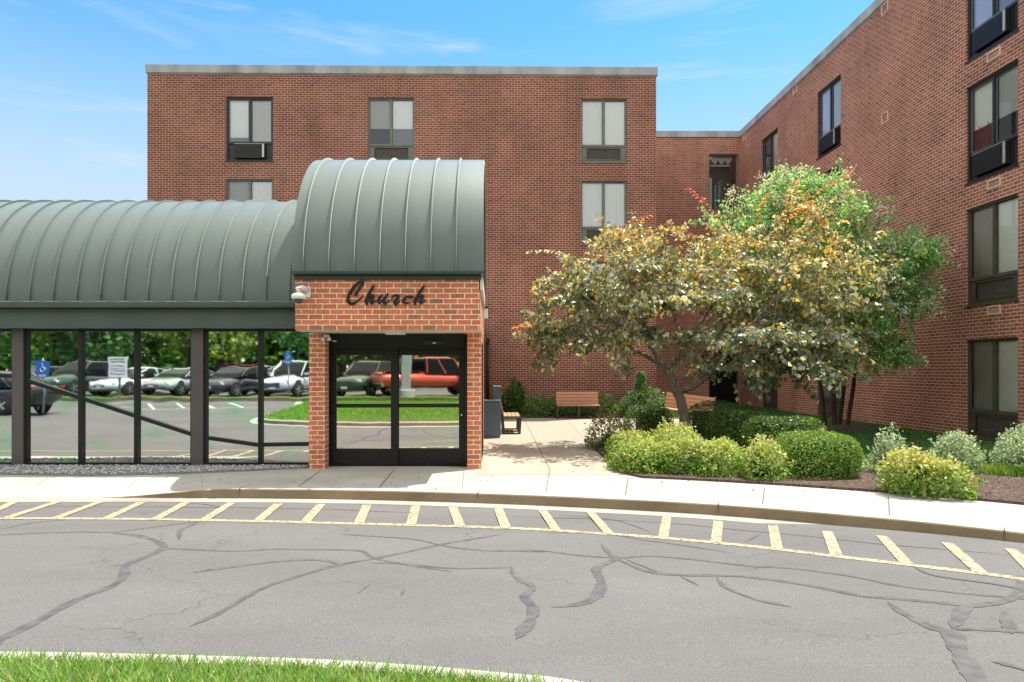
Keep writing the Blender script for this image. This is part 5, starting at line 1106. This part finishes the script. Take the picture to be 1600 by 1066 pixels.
def crape():
    Y0 = 19.3; T = lambda px, py, y=Y0: ((px-770)/FPX*y, y, CAM_H+(577-py)/FPX*y)
    b = (9.42, 19.3); root = empty('crape_myrtle', (b[0], b[1], 0), 0, 'bright green many stemmed tree with white blossoms close to the wing wall', 'tree')
    E = []
    def e(px, py, rx, rz, y, ry, w): c = T(px, py, y); s = FPX/y; E.append((c[0], c[1], c[2], rx/s, ry, rz/s, w))
    e(1240, 395, 120, 90, 17.2, 1.5, 3.0); e(1160, 375, 72, 75, 17.4, 1.2, 1.4); e(1240, 312, 75, 42, 17.2, 1.1, 1.2); e(1320, 365, 70, 62, 17.0, 1.1, 1.5); e(1375, 435, 78, 66, 16.6, 0.9, 2.3); e(1425, 400, 48, 34, 16.2, 0.7, 1.0); e(1360, 510, 65, 62, 16.9, 0.9, 1.9); e(1385, 555, 36, 32, 16.9, 0.6, 0.7); e(1420, 470, 42, 26, 16.4, 0.6, 0.45); e(1290, 480, 90, 70, 17.6, 1.2, 1.2); e(1290, 292, 42, 28, 17.2, 0.8, 0.5); e(1215, 300, 40, 25, 17.2, 0.7, 0.4)
    m = MB(); L = []
    for i, (dx, dy, P) in enumerate(((-0.30, 0.0, [(1284, 615, 19.0), (1272, 560, 18.5), (1245, 470, 17.8), (1215, 370, 17.4)]), (-0.12, -0.12, [(1302, 610, 18.9), (1295, 540, 18.2), (1285, 440, 17.6), (1270, 330, 17.3)]), (0.10, 0.05, [(1318, 610, 19.0), (1325, 530, 18.2), (1345, 440, 17.2), (1370, 380, 16.8)]), (0.24, -0.1, [(1334, 600, 18.9), (1340, 540, 18.0), (1368, 480, 17.1), (1410, 420, 16.4)]), (0.0, 0.1, [(1300, 600, 19.3), (1265, 520, 18.8), (1200, 420, 18.0), (1150, 350, 17.6)]))):
        P = [(b[0]+dx, b[1]+dy, -0.03)]+[T(*p) for p in P]; L.append(limb(m, P, [0.058, 0.052, 0.042, 0.03, 0.012], 8, 0.012))
    P, D = twig_leaves(E, L, 1150, 40, 0.5, None, m, down=0.1, shell=0.4)
    P[:, 0] = np.where(P[:, 0] > 10.95, 10.95-NP.random(len(P))*0.5, P[:, 0])
    n = len(P); Dl = unit(D*0.5+rand_dirs(n)*0.9); Nn = rand_dirs(n); Nn[:, 2] = np.abs(Nn[:, 2])+0.35
    tint = pick([(0.075, 0.15, 0.08), (0.115, 0.19, 0.085), (0.17, 0.26, 0.07), (0.05, 0.13, 0.06), (0.30, 0.33, 0.15)], n, [0.27, 0.27, 0.2, 0.16, 0.10])
    leaf_obj('crown', P, Dl, Nn, NP.uniform(0.07, 0.11, n), NP.uniform(0.035, 0.055, n), tint*2.15, M['leaf'], root, origin=(b[0], b[1], 0))
    q, Dq, _ = ell_points(E, 260, 1.0); keep = (q[:, 2] > 2.9) & (Dq[:, 1] < 0.35) & (q[:, 0] < 10.7); q, Dq = q[keep], Dq[keep]; k = 34
    PP = (q[:, None]+Dq[:, None]*0.03+NP.normal(0, 0.07, (len(q), k, 3))*np.array([1, 1, 1.2])).reshape(-1, 3); n = len(PP)
    leaf_obj('blossoms', PP, rand_dirs(n), rand_dirs(n), 0.05, 0.045, pick([(0.62, 0.60, 0.5), (0.7, 0.69, 0.62), (0.45, 0.48, 0.3)], n), M['petal'], root, origin=(b[0], b[1], 0))
    m.build('trunk', M['bark_dark'], root, world=True, smooth=True, fix=False)
    k = MB(); k.lathe([(1.15, 0.0), (0.9, 0.06), (0.4, 0.12), (0.05, 0.14)], 28, (b[0], b[1], 0.0)); k.build('mulch_mound', M['mulch'], kind='structure', smooth=True)
crape()

# ------------------------------------------------------------------ behind the camera: what the mirrored glass shows
def far_tree(x, y, h, r, label, cols, group='trees beyond the car park', seed=1, n=2600, trunk_h=2.2):
    root = empty('shade_tree', (x, y, 0.2), 0, label, 'tree', group); m = MB(); rg = random.Random(seed)
    m.tube([(0, 0, -0.3), (0.1, 0, trunk_h), (0.2, 0.1, h*0.55), (0.1, 0, h*0.85)], [0.32, 0.24, 0.14, 0.03], 8)
    E = []
    for i in range(9):
        a = rg.uniform(0, 6.28); q = rg.uniform(0.2, 0.8); z = rg.uniform(trunk_h+0.6, h*0.9); c = (r*q*math.cos(a), r*q*math.sin(a), z); E.append((*c, r*0.55, r*0.55, r*0.38, 1)); m.tube([(0.1, 0, min(z*0.6, h*0.5)), (c[0]*0.5, c[1]*0.5, z*0.8), c], [0.1, 0.06, 0.02], 5)
    P, D, _ = ell_points(E, n, 0.55); Nn = unit(D+rand_dirs(n)*0.7)
    leaf_obj('crown', P, rand_dirs(n), Nn, NP.uniform(0.35, 0.6, n), NP.uniform(0.25, 0.42, n), pick(cols, n), M['leaf'], root)
    m.build('trunk', M['bark_dark'], root, smooth=True)
TG = [(0.10, 0.21, 0.04), (0.15, 0.28, 0.055), (0.20, 0.33, 0.06)]; TD = [(0.05, 0.13, 0.035), (0.085, 0.18, 0.05), (0.11, 0.21, 0.055)]; TY = [(0.18, 0.28, 0.04), (0.25, 0.34, 0.06), (0.12, 0.2, 0.04)]
FT = [(-41, -29, 11, 5.0, TD), (-34, -31, 13, 5.5, TG), (-29, -28, 9, 4.2, TD), (-24.5, -33, 13, 5.2, TG), (-20.5, -29, 10, 4.0, TY), (-16, -34, 12, 5.0, TG), (-11.5, -30, 11, 4.5, TD), (-7.5, -35, 12, 5.0, TY), (-4, -30, 10, 4.2, TG), (0.5, -33, 12, 5, TD), (6, -31, 11, 5, TG), (13, -33, 12, 5, TD)]
HOW = ['farthest left dark shade tree beyond the car park', 'tall mid green shade tree behind the dark parked sedans', 'short dark shade tree behind the white hatchback', 'tall shade tree behind the white coupe', 'yellowish small shade tree behind the grey fastback', 'broad shade tree behind the red distant van', 'dark shade tree behind the silver crossover', 'yellowish shade tree behind the dark green estate car', 'mid green shade tree behind the red pickup', 'dark shade tree behind the white pickup', 'mid green shade tree at the right end of the car park', 'dark shade tree at the far right beyond the car park']
for k, ((x, y, h, r, c), lab) in enumerate(zip(FT, HOW)): far_tree(x, y, h, r, lab, c, seed=100+k)
def far_wood():
    n = 60000; X = NP.uniform(-75, 55, n); Z = NP.random(n)**0.9*(14+3*np.sin(X*0.35)+2*np.sin(X*0.9)); Y = -46+NP.normal(0, 2.0, n); P = np.stack([X, Y, Z], 1)
    leaf_obj('distant_woodland', P, rand_dirs(n), rand_dirs(n), NP.uniform(0.6, 1.1, n), NP.uniform(0.5, 0.8, n), pick(TD+TG, n), M['leaf'], kind='stuff')
    b = MB(); b.box(-75, 55, -40, -34, 0.0, 0.32); b.build('bank', M['lawn'], kind='structure')
far_wood()

# ---- vehicles
def section(x, hw, z0, z1, n=14, e=3.2):
    out = []
    for k in range(n):
        a = 2*math.pi*(k+0.5)/n; c, s = math.cos(a), math.sin(a); r = (abs(c)**e+abs(s)**e)**(-1/e); out.append((x, hw*c*r, (z0+z1)/2+(z1-z0)/2*s*r))
    return out
def skin(mb, secs, mi=0):
    n = len(secs[0]); vs = [p for s in secs for p in s]; m = len(secs)
    mb.add(vs, [(j*n+i, j*n+(i+1) % n, (j+1)*n+(i+1) % n, (j+1)*n+i) for j in range(m-1) for i in range(n)]+[tuple(range(n)), tuple((m-1)*n+i for i in range(n))], mi)
def wheel_meshes():
    t = MB(); t.lathe([(0.20, -0.10), (0.30, -0.11), (0.325, -0.08), (0.33, 0), (0.325, 0.08), (0.30, 0.11), (0.20, 0.10)], 24, axis='y'); r = MB()
    r.lathe([(0.205, -0.09), (0.205, 0.09)], 24, axis='y')
    for k in range(5):
        a = 2*math.pi*k/5; d = (math.cos(a), 0, math.sin(a)); r.obox((d[0]*0.11, 0, d[2]*0.11), d, (0, 1, 0), (-d[2], 0, d[0]), 0.10, 0.105, 0.03)
    r.lathe([(0.05, -0.112), (0.05, 0.112)], 12, axis='y')
    return t.mesh('tyre', M['rubber'], True), r.mesh('rim', M['rim'])
TYRE, RIM = wheel_meshes()
ARCH = MB(); ARCH.lathe([(0.37, -0.03), (0.37, 0.03)], 24, axis='y'); ARCH = ARCH.mesh('wheel_arch', M['black_plastic'])
def car(name, label, x, y, heading, style, colour, z=0.24, group=None):
    root = empty(name, (x, y, z), heading, label, 'car' if style != 'pickup' else 'pickup truck', group)
    pt = car_paint('car_paint', colour); L, Wd, H = {'sedan': (4.7, 1.82, 1.45), 'coupe': (4.5, 1.84, 1.38), 'suv': (4.6, 1.84, 1.70), 'pickup': (5.3, 1.95, 1.85)}[style]; h = L/2; w = Wd/2
    b = MB()
    if style == 'pickup':
        S_ = [(-h, w*0.94, 0.55, 1.12), (-h+0.06, w*0.98, 0.42, 1.16), (-h+1.9, w, 0.40, 1.16), (-h+2.0, w, 0.40, 1.12), (h-1.5, w, 0.40, 1.12), (h-1.2, w, 0.40, 1.10), (h-0.2, w*0.97, 0.42, 1.02), (h, w*0.92, 0.5, 0.92)]
        G0, G1, G2, G3 = -h+2.0, h-1.25, -h+2.06, h-1.85; belt = 1.13
    else:
        hood = {'sedan': 0.92, 'coupe': 0.88, 'suv': 1.05}[style]; tail = {'sedan': 1.02, 'coupe': 0.98, 'suv': 1.08}[style]
        S_ = [(-h, w*0.80, 0.45, tail-0.15), (-h+0.08, w*0.90, 0.34, tail-0.03), (-h+0.45, w*0.97, 0.26, tail), (-0.6, w, 0.24, tail-0.02), (0.6, w, 0.24, hood+0.05), (h-0.9, w*0.98, 0.25, hood-0.03), (h-0.35, w*0.93, 0.27, hood-0.12), (h-0.08, w*0.84, 0.30, hood-0.22), (h, w*0.72, 0.38, hood-0.32)]
        G0, G1, G2, G3 = {'sedan': (-h+0.55, h-1.15, -h+1.25, h-2.05), 'coupe': (-h+0.35, h-1.2, -h+1.5, h-2.15), 'suv': (-h+0.12, h-1.15, -h+0.45, h-1.95)}[style]; belt = tail-0.03
    skin(b, [section(*s) for s in S_]); b.build('body', pt, root, smooth=True)
    g = MB(); wb, wt = w*0.93, w*(0.84 if style == 'pickup' else 0.76)
    lay = [(G0, G1, wb, belt-0.08), (G0+(G2-G0)*0.2, G1+(G3-G1)*0.25, wb*0.97, belt+(H-belt)*0.25), (G2-0.06, G3+0.1, wt*1.03, H-0.10), (G2+0.05, G3-0.05, wt*0.97, H-0.05)]
    rings = []
    for a, c, ww, zz in lay:
        rr = 0.12; rings.append([(a, -ww+rr, zz), (a+rr, -ww, zz), (c-rr, -ww, zz), (c, -ww+rr, zz), (c, ww-rr, zz), (c-rr, ww, zz), (a+rr, ww, zz), (a, ww-rr, zz)])
    skin(g, rings); g.build('windows', M['car_glass'], root)
    r = MB(); a, c, ww = G2+0.0, G3+0.02, wt
    skin(r, [[(a+d, -ww+0.12+e, z), (a+0.12+d, -ww+e, z), (c-0.12-d, -ww+e, z), (c-d, -ww+0.12+e, z), (c-d, ww-0.12-e, z), (c-0.12-d, ww-e, z), (a+0.12+d, ww-e, z), (a+d, ww-0.12-e, z)] for d, e, z in ((0, 0, H-0.085), (0.02, 0.0, H-0.045), (0.12, 0.08, H-0.01), (0.4, 0.25, H))])
    for sy in (-1, 1):
        for (p, q) in (((G0+0.1, sy*wb*1.0, belt-0.05), (G2+0.05, sy*wt*1.01, H-0.06)), ((G1-0.1, sy*wb*1.0, belt-0.05), (G3, sy*wt*1.01, H-0.06)), (((G0+G1)/2, sy*wb*1.005, belt-0.05), ((G2+G3)/2-0.1, sy*wt*1.02, H-0.06))): r.tube([p, q], 0.035, 6)
    r.build('roof', pt, root, smooth=False)
    wx = (-h+0.95, h-0.92); wr = 1.12 if style in ('suv', 'pickup') else 1.0
    for xx in wx:
        for sy in (-1, 1):
            o = link_mesh('wheel', TYRE, root, (xx, sy*(w-0.11), 0.33*wr)); o.scale = (wr, 1, wr); link_mesh('rim', RIM, o)
            k = link_mesh('wheel_arch', ARCH, root, (xx, sy*(w-0.045), 0.37*wr)); k.scale = (wr, 1, wr)
    fr = S_[-2]
    for sy in (-1, 1):
        q = MB(); q.obox((h-0.17, sy*w*0.66, fr[3]-0.05), (1, -sy*0.5*-1*-1, 0), (sy*0.5, 1, 0), (0, 0, 1), 0.06, 0.19, 0.065); q.build('headlight', M['lamp_lens'], root, bevel=0.02)
        q = MB(); q.obox((-h+0.07, sy*w*0.78, S_[1][3]-0.14), (1, 0, 0), (0, 1, 0), (0, 0, 1), 0.05, 0.10, 0.12 if style != 'pickup' else 0.17); q.build('tail_light', M['tail_red'], root, bevel=0.015)
        q = MB(); q.obox((G1-0.35, sy*(w+0.06), belt+0.03), (1, 0, 0), (0, 1, 0), (0, 0, 1), 0.06, 0.09, 0.055); q.build('mirror', pt, root, bevel=0.02)
    q = MB(); q.box(h-0.06, h+0.012, -w*0.40, w*0.40, 0.45, fr[3]-0.12)
    gr = q.build('grille', M['black_plastic'], root)
    q = MB()
    for s in range(3): q.box(h+0.013, h+0.022, -w*0.36, w*0.36, 0.50+s*0.07, 0.515+s*0.07)
    q.build('grille_bars', M['chrome'], gr)
    q = MB(); q.box(h+0.024, h+0.03, -0.16, 0.16, 0.40, 0.50); q.build('plate', M['plate'], root)
    if style == 'pickup':
        q = MB(); q.box(-h+0.1, -h+1.85, -w*0.86, w*0.86, 1.17, 1.175); q.build('bed_floor', M['black_plastic'], root)
        q = MB(); q.box(-h-0.10, -h+0.02, -w*0.92, w*0.92, 0.48, 0.66); q.build('bumper', M['chrome'], root, bevel=0.02)
        q = MB(); q.box(-h-0.015, -h+0.05, -w*0.70, w*0.70, 0.70, 1.10); q.build('tailgate', pt, root, bevel=0.015)
    else:
        q = MB(); q.box(h-0.25, h+0.01, -w*0.78, w*0.78, 0.27, 0.36); q.build('bumper', M['black_plastic'], root, bevel=0.03)
    root.scale = (1.08,)*3
    return root
cg = 'cars parked beyond the verge'
A = math.radians
car('parked_car', 'black saloon on the drive left of the island, side on', -18.6, -2.2, A(190), 'sedan', (0.012, 0.014, 0.013), 0.0, cg)
car('parked_car', 'charcoal saloon parked at the left end of the row', -24.6, -14.3, A(106), 'sedan', (0.03, 0.032, 0.034), group=cg)
car('parked_car', 'greenish black crossover parked beside the charcoal saloon', -21.9, -14.1, A(108), 'suv', (0.015, 0.03, 0.024), group=cg)
car('parked_car', 'white coupe parked in the middle of the row', -19.0, -14.1, A(112), 'coupe', (0.75, 0.75, 0.74), group=cg)
car('parked_car', 'light grey fastback with a wide dark grille beside the white coupe', -16.6, -14.1, A(104), 'coupe', (0.36, 0.37, 0.37), group=cg)
car('parked_car', 'silver saloon parked in the second row behind the grey fastback', -15.6, -21.5, A(150), 'sedan', (0.42, 0.45, 0.44), group=cg)
car('parked_car', 'dark navy saloon with twin chrome grille between grey and silver cars', -13.6, -14.1, A(108), 'sedan', (0.02, 0.022, 0.032), group=cg)
car('parked_car', 'black saloon half hidden behind the navy saloon', -12.4, -18.8, A(118), 'sedan', (0.015, 0.015, 0.016), group=cg)
car('parked_car', 'silver crossover parked next to the parking sign', -10.5, -14.1, A(104), 'suv', (0.58, 0.60, 0.60), group=cg)
car('parked_car', 'bright red van far back among the trees', -17.5, -27.5, A(10), 'suv', (0.35, 0.02, 0.03), group=cg)
car('parked_car', 'dark green estate car parked behind the red pickup tail', -6.35, -12.9, A(112), 'suv', (0.012, 0.035, 0.022), group=cg)
car('pickup_truck', 'faded red pickup truck parked with its tail towards the drive', -3.2, -11.9, A(-30), 'pickup', (0.56, 0.065, 0.03), 0.26, cg)
car('pickup_truck', 'white pickup truck parked in front of the red one', 1.2, -12.6, A(-25), 'pickup', (0.6, 0.62, 0.60), 0.26, cg)

def signs():
    # blue parking sign with wheelchair symbol near the black saloon
    def wheelchair(m, cx, y, cz, s, mi):
        m.tube([(cx, y, cz+0.42*s), (cx, y, cz+0.10*s), (cx+0.22*s, y, cz+0.10*s), (cx+0.32*s, y, cz-0.18*s)], 0.035*s, 6, mi); m.tube([(cx+0.3*math.cos(a)*s*0.8-0.02*s, y, cz-0.08*s+0.3*math.sin(a)*s*0.8) for a in np.linspace(0.9*math.pi, 2.15*math.pi, 12)], 0.03*s, 6, mi); m.lathe([(0.06*s, -0.01), (0.06*s, 0.01)], 12, (cx, y, cz+0.52*s), 'y', mi)
    def parking_sign(x, y, z, wtop, wbot, hh, label, ph):
        t = empty('parking_sign', (x, y, 0.12), 0, label, 'sign', 'blue parking signs'); p = MB(); p.tube([(0, -0.05, 0), (0, -0.05, ph)], 0.03, 8); p.build('post', M['grey_post'], t, smooth=True)
        b = MB(); P = [(-wbot/2, z-hh/2), (wbot/2, z-hh/2), (wtop/2, z+hh/2), (-wtop/2, z+hh/2)]; b.add([(a, -0.01, c) for a, c in P]+[(a, 0.01, c) for a, c in P], [(0, 1, 2, 3), (4, 5, 6, 7), (0, 1, 5, 4), (1, 2, 6, 5), (2, 3, 7, 6), (3, 0, 4, 7)]); pb = b.build('panel', M['sign_blue'], t)
        w = MB(); wheelchair(w, 0, 0.014, z+0.02, hh*0.55, 0)
        for q in (0.0, 0.045): w.box(-wbot*0.35, wbot*0.35, 0.011, 0.015, z-hh*0.42+q, z-hh*0.42+q+0.02)
        w.build('symbol', M['sign_white'], pb)
    parking_sign(-15.95, -1.2, 1.52, 0.62, 0.42, 0.58, 'blue wheelchair parking sign tapering downwards beside the drive', 1.9)
    parking_sign(-9.9, -10.4, 2.05, 0.42, 0.42, 0.62, 'blue wheelchair parking sign in front of the silver crossover', 2.4)
    t = empty('notice_sign', (-17.9, -9.9, 0.1), 0, 'white notice board on a green post at the verge kerb', 'sign'); p = MB(); p.box(-0.06, 0.06, -0.09, -0.015, 0, 1.75); p.build('post', M['post_green'], t)
    b = MB(); b.box(-0.42, 0.42, -0.012, 0.012, 1.15, 2.15); pb = b.build('panel', M['sign_white'], t); w = MB(); r = random.Random(4)
    for row, (z, hh) in enumerate(((2.0, 0.07), (1.86, 0.09), (1.66, 0.06), (1.52, 0.05), (1.40, 0.06), (1.26, 0.05))):
        x = -0.34
        while x < 0.3: q = r.uniform(0.03, 0.08); w.box(x, x+q, 0.013, 0.016, z, z+hh); x += q+0.025
    w.build('print', M['sign_ink'], pb)
    t = empty('lamp_post', (-4.2, -10.2, 0.3), 0, 'square grey lamp post on a round concrete footing on the verge', 'lamp post'); p = MB(); p.box(-0.2, 0.2, -0.2, 0.2, 0.37, 6.6); p.build('pole', M['grey_post'], t, bevel=0.02)
    p = MB(); p.lathe([(0.42, -0.2), (0.42, 0.32), (0.38, 0.36)], 24); p.build('footing', M['concrete'], t); p = MB(); p.box(-0.3, 0.3, -0.3, 0.3, 0.362, 0.40); p.build('base_plate', M['grey_post'], t); p = MB(); p.box(-0.25, 0.25, -0.1, 0.9, 6.601, 6.78); p.build('lamp_head', M['grey_post'], t, bevel=0.03)
signs()
